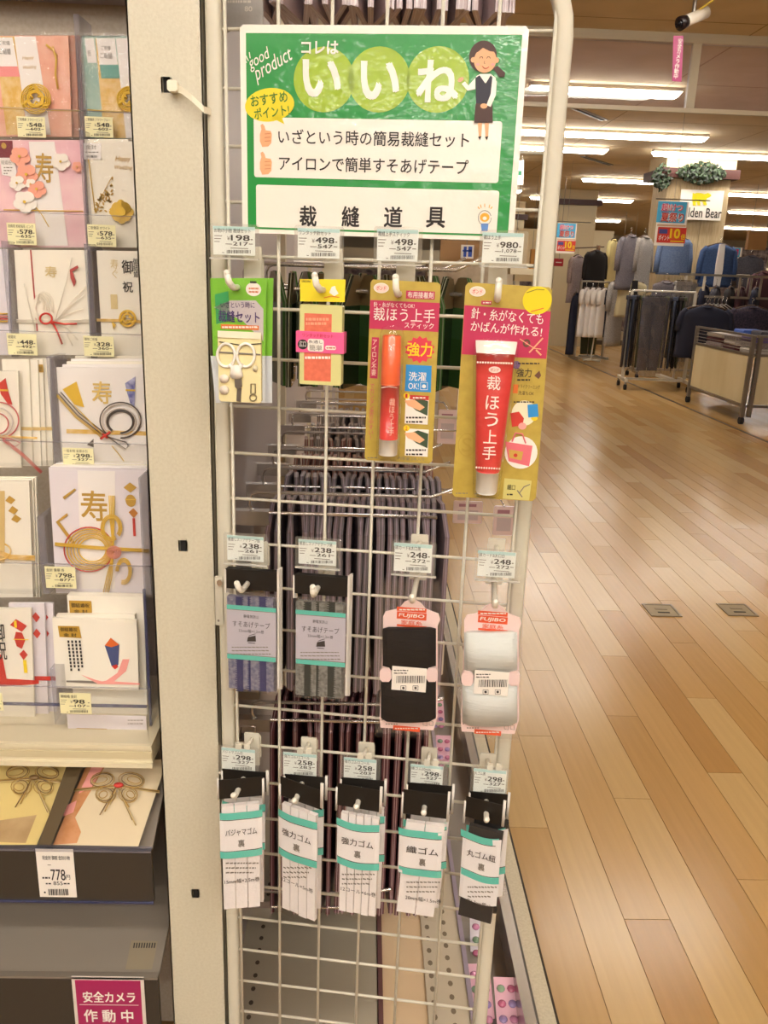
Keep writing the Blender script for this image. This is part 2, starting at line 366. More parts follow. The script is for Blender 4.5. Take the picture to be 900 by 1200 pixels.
# columns
WOODP = mat('column_plank', '#cdb993', .55, noise='#bda57c', nscale=6, aniso=(12, 12, 1)); BROWN = mat('cornice_brown', '#40190f', .5)
r = empty('column', (4.5, 12.3, 0), 0, 'square column clad in pale wood planks with a brown top band', 'column')
a = MB(); a.box(-.42, .42, -.3, .3, 0, 2.7, mat('column_core', '#d8cba9', .7)); a.build('core', r)
for i in range(5):
    a = MB(); a.box(-.43+i*.172, -.43+i*.172+.168, -.318, -.3, 0, 2.7, WOODP); a.build('plank', r)
for i in range(3):
    a = MB(); a.box(-.436, -.42, -.31+i*.2, -.31+i*.2+.196, 0, 2.7, WOODP); a.build('plank', r)
a = MB(); a.box(-.56, .5, -.42, .4, 2.7, 2.82, BROWN); a.box(-.5, .46, -.36, .36, 2.82, 3.0, CEIL); a.build('cornice', r)
# ivy on the column
def ivy(label, cx, cy, rx, rz, n, Y):
    p = atY(cx, cy, Y); r = empty('hanging_ivy', p, 0, label, 'plant'); gm = [mat('ivy_dark', '#18200f', .6), mat('ivy_green', '#26331a', .6), mat('ivy_bluegreen', '#2f4226', .6)]
    a = MB()
    for i in range(n):
        t = random.random()*6.28; q = math.sqrt(random.random()); x = q*math.cos(t)*rx; z = q*math.sin(t)*rz*(1-.35*abs(x)/rx)+.06; y = -random.random()*.1
        s = .028; an = random.random()*6.28; ca, sa = math.cos(an)*s, math.sin(an)*s; b = random.uniform(-.02, .02)
        a.add([(x-ca, y, z-sa), (x+sa*.7, y+b, z-ca*.7), (x+ca, y-.01, z+sa), (x-sa*.7, y-b, z+ca*.7)], [(0, 1, 2, 3)], random.choice(gm))
    a.build('leaf', r, kind='stuff')
    a = MB(); a.tube([(-rx, 0, rz*.4), (0, -.02, rz*.1), (rx, 0, rz*.6)], .008, gm[0]); a.build('vine', r)
ivy('ivy garland over the bear sign on the column', 820, 209, .34, .14, 420, 11.9)
ivy('small ivy bunch on the left face of the column', 774, 214, .13, .18, 160, 11.95)
# bear sign
F = Fr(820, 241, Y=11.93); r = F.root('brand_sign', 'white square sign with a yellow bear on the plank-clad column', 'sign')
a = MB(F); a.S(796, 223, 846, 258, WHITE, 0, .02); a.build('board', r)
yb = mat('yellow_bear', '#e0d21e', .5)
bear = [(811, 226), (813, 227), (816, 226.2), (821, 226.5), (825, 227.5), (829, 226.3), (832, 228), (832.8, 229.6), (830.5, 231.2), (827.5, 232.5), (826.5, 236), (827.5, 240.5), (824, 240.5), (822.5, 236.5), (819.5, 235.5), (820, 240.8), (816.8, 240.8), (816, 236.5), (814.5, 237), (814.8, 241), (811.4, 241), (810.5, 234)]
a = MB(F); a.P(bear, yb, .021, .024); a.build('bear_emblem', r)
a = MB(F); a.T('Golden Bear', 793, 243.5, 845, 255, INK, .022, .012); a.build('lettering', r)
r = empty('column', (4.08, 17.4, 0), 0, 'plain cream far column with a brown top band, left of the plank-clad one', 'column')
a = MB(); a.box(-.36, .38, -.3, .3, 0, 2.72, mat('column_core', '#d8cba9', .7)); a.build('shaft', r); a = MB(); a.box(-.44, .46, -.38, .38, 2.72, 2.82, BROWN); a.box(-.36, .38, -.3, .3, 2.82, 3, CEIL); a.build('cornice', r)
r = empty('column', (3.25, 20.5, 0), 0, 'distant cream column with brown band seen between the grid wires', 'column')
a = MB(); a.box(-.35, .35, -.3, .3, 0, 2.6, mat('column_core', '#d8cba9', .7)); a.build('shaft', r); a = MB(); a.box(-.42, .42, -.36, .36, 2.6, 2.72, BROWN); a.box(-.35, .35, -.3, .3, 2.72, 3, CEIL); a.build('cornice', r)
# ---------------------------------------------------------------- upright post with slots
PY0 = .86
def post():
    px0, px1 = -.229, -.160
    r = empty('shelf_upright', ((px0+px1)/2, PY0, 0), 0, 'wide cream enamelled steel upright between the envelope rack and the wire grid', 'upright post')
    xs = [px0-(px0+px1)/2, 0, 0, px1-(px0+px1)/2]
    slots = []
    for (a, b, c, d) in ((194, 90, 203, 109), (209.5, 633, 217, 646), (224, 1042, 230.5, 1052)):
        p, q = atY(a, b, PY0), atY(c, d, PY0); slots.append(((p.x+q.x)/2-(px0+px1)/2, p.z, q.z))
    hw = .0036; cx = [s[0] for s in slots]; cx0 = sum(cx)/3
    m = MB(); zs = [0]
    for s in sorted(slots, key=lambda s: s[2]): zs += [s[2], s[1]]
    zs += [2.05]; L, Rr = xs[0], xs[3]
    for i in range(len(zs)-1):
        z0, z1 = zs[i], zs[i+1]
        if i % 2 == 0: m.add([(L, 0, z0), (Rr, 0, z0), (Rr, 0, z1), (L, 0, z1)], [(0, 1, 2, 3)], CREAM)
        else:
            m.add([(L, 0, z0), (cx0-hw, 0, z0), (cx0-hw, 0, z1), (L, 0, z1)], [(0, 1, 2, 3)], CREAM)
            m.add([(cx0+hw, 0, z0), (Rr, 0, z0), (Rr, 0, z1), (cx0+hw, 0, z1)], [(0, 1, 2, 3)], CREAM)
            m.box(cx0-hw-.004, cx0+hw+.004, .004, .006, z0-.004, z1+.004, DARK)
            for bx in ((cx0-hw-.0015, cx0-hw), (cx0+hw, cx0+hw+.0015)): m.box(bx[0], bx[1], 0, .004, z0, z1, CREAM)
    m.box(L, L+.0015, 0, .045, 0, 2.05, CREAM); m.box(Rr-.0015, Rr, 0, .045, 0, 2.05, CREAM); m.box(L, Rr, .043, .045, 0, 2.05, CREAM)
    m.build('post_body', r)
    m = MB(); m.box(Rr+.0005, Rr+.0035, .012, .05, 0, 2.05, mat('gap_shadow_steel', '#5f5747', .6)); m.build('gap_shade_strip', r)  # thin strip coloured dark for the shade in the gap beside the grid tube
post()
# ---------------------------------------------------------------- wire grid
NR = empty('wire_grid_panel', NO.copy(), -NYAW, 'cream wire grid display panel hung with sewing goods, standing by the cream upright', 'grid panel')
WR = .0017
def nz(j): return -.05*j
ZB, ZT = -1.16, .445
for i in range(-1, 6):
    m = MB(); m.tube([(.05*i, 0, ZB), (.05*i, 0, ZT)], WR, WIRE, 8); m.build('vertical_wire', NR, True)
for j in range(-8, 24):
    m = MB(); m.tube([(-.062, .0032, nz(j)), (.259, .0032, nz(j))], WR, WIRE, 8); m.build('horizontal_wire', NR, True)
def flat_tube(pts, w, dpt, mt):       # rounded-rectangular frame tube along pts (in the x-z plane)
    m = MB(); n = len(pts); vs = []; prof = []
    for k in range(12):
        a = 2*math.pi*(k+.5)/12; c, s = math.cos(a), math.sin(a)
        prof.append((math.copysign(abs(c)**.45, c)*w/2, math.copysign(abs(s)**.45, s)*dpt/2))
    for i, p in enumerate(pts):
        a = Vector(pts[max(i-1, 0)]); b = Vector(pts[min(i+1, n-1)]); t = (b-a).normalized(); nn = Vector((t.z, 0, -t.x))
        for u, v in prof: q = Vector(p)+nn*u; vs.append((q.x, q.y+v, q.z))
    fs = []
    for i in range(n-1):
        for k in range(12): fs.append((i*12+k, (i+1)*12+k, (i+1)*12+(k+1) % 12, i*12+(k+1) % 12))
    m.add(vs, fs, mt); return m
TL, TR, TZ, CRV = -.0615, .2588, .425, .08
arc = [(TR-CRV+CRV*math.cos(a), .006, TZ-CRV+CRV*math.sin(a)) for a in [i*math.pi/2/8 for i in range(9)]]
flat_tube([(TR, .006, ZB)]+arc, .0155, .018, CREAM2).build('frame_tube', NR, True)
flat_tube([(TL, .006, ZB), (TL, .006, .6)], .0155, .018, CREAM2).build('frame_tube', NR, True)
flat_tube([(TL+.008, .006, TZ), (TR-CRV, .006, TZ)], .0155, .018, CREAM2).build('top_tube', NR, True)
m = MB(); m.box(-.066, .264, .0, .02, ZB-.02, ZB, CREAM2); m.build('bottom_bar', NR)
# small bracket plate on the left frame tube
F = Fr(257, 700, off=.002); m = MB(F); m.S(253, 675, 262, 732, CREAM2, 0, .003, .001); r0 = m.build('mounting_plate', NR); m2 = MB(F)
# (placed in the grid's own axes)
r0.parent = None; br = F.root('fixing_bracket', 'small cream steel bracket with a screw on the left tube of the grid', 'bracket'); r0.parent = br
m2.E(259, 681, 3.2, 3.6, CHROME, .003, 12, 0, .006); m2.E(257, 726, 1.3, 1.5, INKG, .0031, 8); m2.build('screw', br)
# cable tie
TIEM = mat('nylon_tie', '#eee6cf', .4)
a = atY(203, 102, .853); b = NO+NX*-.068+NN*.012; b.z = atY(262, 128, .84).z
r = empty('cable_tie', a, 0, 'white nylon cable tie from the upper post slot to the grid tube', 'cable tie')
m = MB(); dv = b-a; pr = [Vector((0, .012, 0)), Vector((0, 0, 0)), dv*.3+Vector((0, -.004, .0025)), dv*.65+Vector((0, -.006, .002)), dv+Vector((0, 0, 0)), dv+Vector((.012, .02, -.001))]
for i in range(len(pr)-1):
    p, q = pr[i], pr[i+1]; h = .0030
    m.add([(p.x, p.y, p.z-h), (q.x, q.y, q.z-h), (q.x, q.y, q.z+h), (p.x, p.y, p.z+h), (p.x, p.y+.0015, p.z-h), (q.x, q.y+.0015, q.z-h), (q.x, q.y+.0015, q.z+h), (p.x, p.y+.0015, p.z+h)],
          [(0, 1, 2, 3), (4, 7, 6, 5), (0, 4, 5, 1), (3, 2, 6, 7)], TIEM)
m.build('strap', r); m = MB(); m.box(-.0042, .0052, -.007, .002, -.0048, .0048, TIEM, .0015); m.build('head', r)
# ---------------------------------------------------------------- the green sign
F = Fr(445, 155, off=.012); SG = F.root('promotion_sign', 'laminated green and white promotion sign with a smiling woman, on top of the grid', 'sign')
LAM = mat('laminated_white', '#efe9dc', .3, coat=.6, bump=.35, bscale=55); LG = mat('laminated_green', '#1d8f3c', .3, coat=.6, bump=.35, bscale=55)
LL = mat('laminated_lime', '#9ab81f', .3, coat=.6, bump=.35, bscale=55); LY = mat('laminated_yellow', '#e8d51c', .3, coat=.6)
SK = mat('print_skin', '#e8b184', .5); BR = mat('print_brown', '#4a2f28', .5); NAVY = mat('print_navy', '#2c2a38', .5); ORG = mat('print_orange_skin', '#efae7d', .5)
m = MB(F); x0, x1, y0, y1 = 280, 608, 34, 282
m.S(x0, y0, x1, y1, LAM, 0, .0012, .003); m.build('laminated_sheet', SG)
m = MB(F); m.R(287, 43.5, 601, 276.5, LG, .0015); m.build('green_border', SG)
def rrect(mb, x0, y0, x1, y1, mt, d, r=3):
    pts = []
    for cx, cy, a0 in ((x1-r, y0+r, -90), (x1-r, y1-r, 0), (x0+r, y1-r, 90), (x0+r, y0+r, 180)):
        for k in range(4): a = math.radians(a0+k*30); pts.append((cx+r*math.cos(a), cy+r*math.sin(a)))
    c = mb.F.L((x0+x1)/2, (y0+y1)/2); su, sv = mb.F.su, mb.F.sv; mx, my = (x0+x1)/2, (y0+y1)/2
    mb.add([(c[0]+(p[0]-mx)*su, -d, c[1]-(p[1]-my)*sv) for p in pts], [tuple(range(len(pts)))], mt)
m = MB(F); rrect(m, 295, 140, 585, 212, LAM, .0018); rrect(m, 295, 219, 585, 271.8, LAM, .0018); m.build('white_panel', SG)
m = MB(F)
for cx in (380, 444.5, 513): m.E(cx, 94, 35.5, 37.5, LL, .0018, 36)
m.build('lime_disc', SG)
m = MB(F); m.E(316.5, 123.5, 29.5, 19.5, LY, .0021, 30, .12); m.P([(318, 138), (330, 136), (334, 146)], LY, .0021); m.build('speech_bubble', SG)
GT = mat('print_green_text', '#3f7a1c', .5)
m = MB(F); W_ = LAM
m.T('い', 355, 71, 400, 114, W_, .0024, .05); m.T('い', 423, 73, 468, 117, W_, .0024, .05); m.T('ね', 489, 72, 537, 120, W_, .0024, .05)
m.T('コレは', 354, 49, 397, 64, W_, .0026, .04)
m.T('good', 291.5, 62, 317, 79, W_, .0022, 0, .5, shear=.3); m.T('product', 297.5, 66, 345, 88, W_, .0022, 0, .5, shear=.3)
for a_, b_ in (((286, 70), (290, 74)), ((289, 66), (292, 72)), ((293, 62), (294, 69))): m.W([a_, b_], .0005, W_, .0024, 4)
m.T('おすすめ', 294, 110, 338, 123, GT, .0026, .02, .14); m.T('ポイント!', 298, 125, 340, 138, GT, .0026, .02, .14)
m.T('いざという時の簡易裁縫セット', 325, 153.5, 549, 171.5, INK, .0022, .012); m.T('アイロンで簡単すそあげテープ', 325, 185, 549, 203, INK, .0022, .012)
for i, ch in enumerate('裁縫道具'): m.T(ch, 351+i*49.5, 240.5+i*.6, 372+i*50, 266.5+i*.4, INK, .0022, .035)
m.build('lettering', SG)
for dy in (0, 32.5):       # thumbs up
    m = MB(F)
    m.P([(307, 152+dy), (306, 147+dy), (308.5, 145.5+dy), (310.5, 148+dy), (312, 153+dy), (318, 154+dy), (319.3, 158+dy), (318.6, 168+dy), (315, 172+dy), (308, 172.5+dy), (305.3, 166+dy), (305.3, 158+dy)], ORG, .0022)
    for k in range(3): m.W([(311, 157.5+dy+k*4.2), (318, 157+dy+k*4.2)], .0003, mat('print_dark_orange', '#c97a48', .5), .0024, 4)
    m.build('thumbs_up_icon', SG)
m = MB(F)
m.E(568, 255.5, 7.5, 8.5, W_, .0021); m.W([(568+7.6*math.cos(t), 255.5+8.6*math.sin(t)) for t in [i*.4 for i in range(16)]], .0003, INKG, .0024, 4)
m.E(568, 255, 5.6, 5.4, mat('print_bulb_orange', '#f0a92c', .5), .0023); m.E(568, 256, 2.4, 2.2, W_, .0025)
m.P([(563.5, 262), (572.5, 262), (571.5, 271), (564.5, 271)], mat('print_bulb_blue', '#5b88c9', .5), .0026)
for a_, b_ in (((563, 240), (564, 244)), ((568, 239), (568, 243)), ((574, 240), (573, 244)), ((560, 242.5), (562, 245)), ((577, 242.5), (575, 245))): m.W([a_, b_], .0005, mat('print_bulb_orange', '#f0a92c', .5), .0024, 4)
m.build('light_bulb_icon', SG)
m = MB(F)                  # printed woman
m.E(566, 67, 15.5, 17.5, BR, .0026); m.P([(577, 80), (583, 78), (592, 86), (591, 91), (585, 91)], BR, .0026)
m.E(568.5, 71.5, 12.5, 14, SK, .0029); m.E(554.5, 71, 2.6, 3, SK, .0028); m.E(582, 71.5, 2.6, 3, SK, .0028); m.P([(555, 62), (556, 55), (566, 51), (578, 53), (582, 62), (574, 61), (566, 57), (560, 62)], BR, .0031)
for ex in (564, 572.5): m.W([(ex-2, 69.5), (ex-1, 67.6), (ex+1, 67.6), (ex+2, 69.5)], .0003, INK, .0032, 4)
m.W([(565.5, 78.5), (567, 80.8), (570, 81.2), (573, 79.3)], .00035, RED, .0032, 4); m.W([(568, 72.5), (567, 75), (568.5, 75.5)], .0002, BR, .0032, 4)
for ex in (560, 577.5): m.E(ex, 76.5, 2.2, 1.6, PINKC, .0031, 12)
m.P([(558, 90), (563, 87.5), (575, 87.5), (581, 92), (581, 98), (558, 98)], W_, .0026)
m.P([(557, 92), (549, 101), (545, 96), (541, 99), (548, 107), (557, 105)], W_, .0025); m.E(540, 94, 3.6, 2.4, SK, .0026, 12, .5)
m.P([(562, 89), (557.5, 92), (558, 122), (577, 122), (579, 94), (575, 89), (569, 99)], NAVY, .0029); m.P([(565, 88), (573, 88), (569, 98)], W_, .0031)
m.P([(577, 92), (582, 96), (581, 112), (575, 126), (570, 124), (575, 111)], W_, .0031); m.E(567, 125, 4, 3, SK, .0032, 12)
m.P([(557.5, 122), (577, 122), (577.5, 144.5), (555.5, 144.5)], BR, .0030)
for lx in (562.5, 570.5): m.P([(lx-2.6, 144.5), (lx+2.6, 144.5), (lx+1.4, 161), (lx-1.4, 161)], SK, .0027); m.P([(lx-2.2, 161), (lx+1.8, 160), (lx, 165)], INK, .0028)
m.build('printed_woman', SG)
# ---------------------------------------------------------------- price tags
def tag_print(F, m, x0, y0, x1, y1, title, p1, p2, card):
    w, h = x1-x0, y1-y0
    X = lambda t: x0+w*t
    Y = lambda t: y0+h*t
    m.S(x0, y0, x1, y1, card, .0004, .0009)
    if card is CARDB: m.R(x0, y0, x1, Y(.12), TEALP, .00105)
    m.T(title, X(.03), Y(.07), X(min(.9, .03+.085*len(title))), Y(.22), INK, .0013)
    for k in range(3): m.R(X(.03), Y(.31+.1*k), X(.22-.03*k), Y(.335+.1*k), INKG, .0012)
    m.T('¥', X(.34), Y(.34), X(.41), Y(.48), INKG, .0013); m.T(p1, X(.43), Y(.30), X(.88 if len(p1) > 2 else .8), Y(.50), INK, .0013, .03)
    m.R(X(.90), Y(.44), X(.95), Y(.48), INKG, .0012); m.R(X(.30), Y(.60), X(.46), Y(.625), INKG, .0012)
    m.T(p2, X(.48), Y(.54), X(.84), Y(.67), INK, .0013, .02); m.R(X(.86), Y(.60), X(.95), Y(.63), INKG, .0012)
    m.R(X(.42), Y(.75), X(.84), Y(.775), INKG, .0012); m.R(X(.22), Y(.90), X(.27), Y(.92), INK, .0012)
    x = .33; rr = random.Random(hash((p1, title)) & 0xffff if False else len(title)*7+int(p2.replace(',', '')))
    while x < .9:
        q = rr.choice((.008, .012, .02)); m.R(X(x), Y(.82), X(x+q), Y(.94), INK, .0012); x += q+rr.choice((.01, .014, .02))
TAGG = 'price cards on the wire grid'
def grid_tag(x0, y0, x1, y1, title, p1, p2, label, cardx=None, tabs=False, off=.034, hx=None):
    cx, cy = (x0+x1)/2, (y0+y1)/2; F = Fr(cx, cy, off=off)
    r = F.root('price_tag', label, 'price tag', TAGG)
    m = MB(F); m.S(x0-4, y0-3, x1+5, y1+5, ACRYL, 0, .0004, .0015); m.S(x0-4, y0-3, x1+5, y1+5, ACRYL, .0016, .0019, .0015); m.build('clear_sleeve', r)
    m = MB(F); m.S(x0-4, y1+3.5, x1+5, y1+5.2, mat('sleeve_rim', '#d9d4c8', .2, alpha=.7), -.0005, .0025); m.build('sleeve_rim', r)
    m = MB(F); tag_print(F, m, x0, y0, x1, y1, title, p1, p2, CARDB); m.build('price_card', r)
    if tabs:
        m = MB(F)
        for t in (.42, .68): m.S(x0+(x1-x0)*t, y0-6, x0+(x1-x0)*t+7, y0, PLATE, -.002, .0022, .001)
        m.build('clip_tab', r)
def hook(ex, ey, label, tl=11, L=.075, plate=None, ball=False, tx=0):
    """ex, ey: photo point of the elbow at the end of the arm"""
    Fe = Fr(ex, ey, off=L); r = empty('display_hook', Fe.o+NN*-L, -NYAW, label, 'hook', 'white hooks on the wire grid')
    m = MB(); m.tube([(0, -.002, 0), (0, -L+.004, 0), (0, -L, .001), (tx, -L-.0035, .005), (tx*1.6, -L-.005, tl*Fe.sv)], [.0029, .0029, .0031, .0031, .0029], HOOKW, 10); m.ball((tx*1.6, -L-.005, tl*Fe.sv), .0031, HOOKW)
    m.build('prong', r, True)
    m = MB(); h = plate or .028; m.box(-.009, .009, -.004, -.002, -.006, h, PLATE, .001); m.box(-.009, .009, .004, .0058, .0, h*.8, PLATE, .001); m.build('back_plate', r)
    m = MB(); m.tube([(0, -.002, h*.8), (0, -.030, h*.8)], .0022, HOOKW, 8); m.ball((0, -.031, h*.8), .0034, HOOKW); m.build('tag_arm', r, True)
    return r
# row 1
grid_tag(250, 265.5, 299, 299, 'お助け小物 裁縫セット', '198', '217', 'price card reading 198, above the green sewing kit')
grid_tag(349, 268, 398, 302.5, 'ワンタッチ針セット', '498', '547', 'price card reading 498, above the yellow needle set')
grid_tag(442, 269, 490, 306, '裁縫上手スティック', '498', '547', 'price card reading 498 with a silvery glare, above the orange glue stick')
grid_tag(565.5, 273, 613, 308.5, '裁ほう上手', '980', '1,078', 'price card reading 980, above the red glue tube')
hook(272, 337, 'white hook holding the green sewing kit', 17, plate=.038, tx=-.002)
hook(374, 340, 'white hook holding the yellow needle set', 17, plate=.038, tx=-.002)
hook(465.5, 345, 'white hook holding the orange glue stick card', 20, plate=.045, tx=-.001)
hook(583, 351, 'white hook holding the red glue tube card', 22, plate=.045, tx=0)
# row 2
grid_tag(266.5, 628, 309, 657, '裾直しスソアゲテープ紺', '238', '261', 'price card reading 238, above the navy hem tape')
grid_tag(350, 633, 394, 661.5, '裾直しスソアゲテープ黒', '238', '261', 'price card reading 238, above the black hem tape')
grid_tag(462, 637, 506, 670, '綿カードB太口黒', '248', '272', 'price card reading 248, above the black thread')
grid_tag(560, 646, 604, 676, '綿カードB太口白', '248', '272', 'price card reading 248, above the white thread')
hook(283, 693, 'white hook holding the navy hem tape', 11, plate=.03, tx=-.002)
hook(367.5, 698, 'white hook holding the black hem tape', 12, plate=.03)
hook(483, 705, 'white hook holding the black thread', 8, plate=.045, L=.08)
hook(580, 711, 'white hook holding the white thread', 8, plate=.045, L=.08)
# row 3
grid_tag(260, 877, 299, 903, 'パジャマゴム白', '298', '327', 'leftmost lower price card reading 298, above the pajama elastic', tabs=True)
grid_tag(332, 882.5, 371, 909, '強力ゴム12コール', '258', '283', 'price card reading 258, above the second elastic pack from the left', tabs=True)
grid_tag(403, 888.5, 441, 916, '強力ゴム12コール', '258', '283', 'price card reading 258, above the middle elastic pack', tabs=True)
grid_tag(481, 896.5, 519, 921, '織ゴム20mm', '298', '327', 'lower price card reading 298, above the woven elastic pack', tabs=True)
grid_tag(555, 901.5, 593, 929, '丸ゴム黒', '298', '327', 'rightmost lower price card reading 298, above the round elastic cord', tabs=True)
for x, y, n in ((275, 934, 'the pajama elastic'), (346, 940, 'the second elastic pack from the left'), (418, 947, 'the middle elastic pack'), (496.5, 954, 'the woven elastic'), (570, 962, 'the black round elastic cord')):
    hook(x, y, 'white hook holding '+n, 5, plate=.036)
    Fb = Fr(x+9 if x < 500 else x-3, y-25, off=.05)
# ---------------------------------------------------------------- hanging products
def lines(m, x0, y0, x1, n, dy, mt=INKG, d=.001, h=1.0, seed=1):
    rr = random.Random(seed)
    for k in range(n):
        x = x0
        while x < x1-1:
            w_ = rr.uniform(1.6, 4.5); m.R(x, y0+k*dy, min(x+w_, x1), y0+k*dy+h, mt, d); x += w_+.8
        x1 -= rr.uniform(0, 4)
# green sewing kit
GK = mat('kit_green', '#7cbf2e', .35, coat=.3); GK2 = mat('kit_dark_green', '#35a35a', .35); GK3 = mat('kit_lilac_grey', '#c9bfc0', .4)
CRM = mat('kit_cream_tray', '#e9dca6', .5); PUR = mat('print_purple', '#4a3566', .5); ORN = mat('print_orange', '#e0762e', .5)
for k, (off, dx) in enumerate(((.058, 0), (.052, 8))):
    F = Fr(272, 337, off=off); r = F.root('sewing_kit_pack', ['front green sewing kit pack with small white scissors, first on the grid', 'second green sewing kit pack tucked behind the front one'][k], 'sewing kit', 'green sewing kits')
    X = lambda x: x+dx
    m = MB(F); m.P([(X(246.5), 326), (X(312.5), 326), (X(311), 417), (X(250), 417)], GK, 0, .0007); m.build('header_card', r)
    m = MB(F); m.P([(X(246), 325), (X(314), 325), (X(311), 474), (X(253), 474)], FILM, .0015, .0018); m.build('clear_bag', r)
    m = MB(F); m.P([(X(247), 417), (X(311), 417), (X(311), 472), (X(253), 472)], mat('kit_backing', '#cfd3d6', .5), 0, .0007); m.build('backing_card', r)
    if k == 0:
        m = MB(F); m.P([(252, 345), (268, 341), (270, 375), (254, 380)], GK2, .0012); m.P([(251, 360), (270, 352), (300, 352), (309, 362), (309, 400), (285, 376)], GK3, .0012)
        m.E(297.5, 339, 9, 8, WHITE, .0013); m.R(293.5, 329.5, 301, 332, INK, .0014); lines(m, 292, 337, 304, 2, 4, ORN, .0015, 2)
        m.T('いざという時に', 259, 353.5, 299, 361, PUR, .0016, .01, .03); m.T('裁縫セット', 256, 364, 305, 378, PUR, .0017, .03); m.R(259, 380.5, 304, 386, ORN, .0014); lines(m, 261, 382.3, 303, 1, 2, WHITE, .0015, 2); m.build('printed_front', r)
        m = MB(F); m.S(257, 388, 308, 473, CRM, .001, .005, .002); m.S(257, 388, 308, 396, mat('kit_flap', '#f0e8cc', .5), .005, .0062); m.W([(259, 400), (285, 404), (308, 402)], .0005, INK, .0055); m.W([(258, 412), (307, 415)], .0008, INKG, .0055); m.build('accessory_tray', r)
        SC = mat('scissors_handle', '#f3ede2', .35)
        m = MB(F)
        for cx in (267.3, 290.2): m.W([(cx+10.2*math.cos(t), 415.5+13.5*math.sin(t)) for t in [i*2*math.pi/20 for i in range(20)]], .0014, SC, .0065, 8, True)
        m.P([(274, 427), (284, 427), (287, 440), (284, 443), (276, 443), (272, 440)], SC, .0055, .0085); m.W([(271, 426), (279, 436), (287, 426)], .0016, SC, .007); m.build('scissors_handle', r, True)
        m = MB(F); m.P([(277.5, 440), (285, 440), (286, 452), (281, 455), (278, 452)], STEEL, .005, .008); m.P([(280, 454), (285, 454), (284, 470), (279, 469)], STEEL, .0052, .006); m.build('scissors_blade', r)
        m = MB(F); pin = mat('pin_brass', '#8f8061', .4, .6); m.W([(296, 449), (301, 449), (301, 460), (296, 460)], .0006, pin, .006, 6, True); m.W([(298.5+4*math.cos(t), 465+4*math.sin(t)) for t in [i*.63 for i in range(10)]], .0006, pin, .006, 6, True); m.E(301, 431, 3, 4, mat('button_clear', '#d9cfae', .2), .0052, 14, 0, .0065)
        for by in (443, 456): m.E(265, by, 5.5, 5.5, mat('button_pearl', '#e9dccb', .25), .0052, 18, 0, .007)
        m.build('needle_and_button', r, True)
# needle set
YH = mat('needle_yellow', '#ecd529', .4); BOXC = mat('needle_box', '#d3cf8c', .4); WIN = mat('needle_window', '#e3765a', .4, noise='#d86a50', nscale=200); PKB = mat('needle_pink_band', '#ec5f94', .4)
F = Fr(374, 340, off=.055); r = F.root('needle_set_pack', 'yellow-topped needle set box with a pink band', 'needle set')
m = MB(F); m.P([(351.5, 327), (405, 327.5), (404, 354), (352, 353)], YH, 0, .0007); m.T('UNICORN', 354, 328.5, 364, 331, INK, .001, .01); m.P([(386, 343), (389, 336), (393, 335), (394, 339), (397, 344), (392, 347)], WHITE, .001); m.W([(380, 349), (388, 347), (398, 348.5)], .0005, ORN, .001, 4); m.build('header_card', r)
m = MB(F); m.S(353, 356, 402.5, 452, BOXC, -.004, .009, .001); m.build('box', r)
m = MB(F); m.R(358.5, 366, 390.5, 447, WIN, .0093); lines(m, 361, 372, 388, 2, 5, mat('needle_window_line', '#f0a585', .4), .0096, 3); lines(m, 360, 416.5, 389, 1, 5, WHITE, .0096, 3); m.build('window', r)
m = MB(F); m.S(349, 387.5, 405.5, 413, PKB, -.0045, .0102); m.T('ワンタッチ針セット', 357, 390, 393, 394.5, RED, .0106, .01); m.E(357.5, 402.5, 6, 6, INK, .0105); m.T('広口', 353.5, 398.5, 361.5, 405.5, WHITE, .0108); rrect(m, 363, 396, 382, 411, WHITE, .0105); m.T('糸通し', 364, 397.5, 381, 401.5, INK, .0108); m.T('簡単', 365, 403, 380, 410, INKG, .0108); rrect(m, 383.5, 404, 396, 409, WHITE, .0105, 2); lines(m, 385, 406, 395, 1, 1, RED, .0108, 1.3); m.build('pink_band', r)
# glue stick card
KH = mat('card_khaki_gold', '#bfa548', .4, noise='#b39a40', nscale=90, coat=.2); CRIM = mat('card_crimson', '#c23058', .4, coat=.2); OR1 = mat('stick_cap_orange', '#f0693a', .3, coat=.4); RD1 = mat('tube_red', '#d8403a', .3, coat=.4); RD2 = mat('tube_coral', '#e2604a', .3, coat=.4)
PLW = mat('white_cap', '#f0ece2', .35); YB = mat('print_yellow', '#f2d21f', .5); BL = mat('print_blue', '#2f8fd0', .5); DG = mat('print_dark_green', '#3d5238', .5)
def logo(m, cx, cy, rx=9):
    m.E(cx, cy, rx, 6, WHITE, .0012); m.E(cx, cy, rx-.6, 5.2, mat('print_pale_pink', '#f3d6c8', .5), .0013); m.T('ボンド', cx-rx*.62, cy-2.6, cx+rx*.62, cy+2.6, RED, .0015, .02)
F = Fr(466, 345, off=.057); r = F.root('glue_stick_card', 'khaki blister card with an orange and red fabric glue stick', 'glue stick')
m = MB(F); m.P([(437, 327.5), (513, 331), (516.5, 334), (506.5, 540), (503, 543), (430, 539), (427.5, 536), (434.5, 331)], KH, 0, .0008); m.build('backing_card', r)
m = MB(F); m.P([(434, 351.5), (515.5, 355), (513.8, 389), (433, 385)], CRIM, .0011); logo(m, 447, 337.5, 9)
m.R(476, 341, 509.5, 350.5, CRIM, .0012); m.T('布用接着剤', 478, 342, 508, 349.5, WHITE, .0015, .01)
m.T('針・糸がなくてもOK!', 438, 354.5, 486, 360.5, WHITE, .0015); m.T('裁ほう上手', 437.5, 361, 510, 377, WHITE, .0015, .005); m.T('スティック', 474, 378, 508.5, 385, WHITE, .0015, .01)
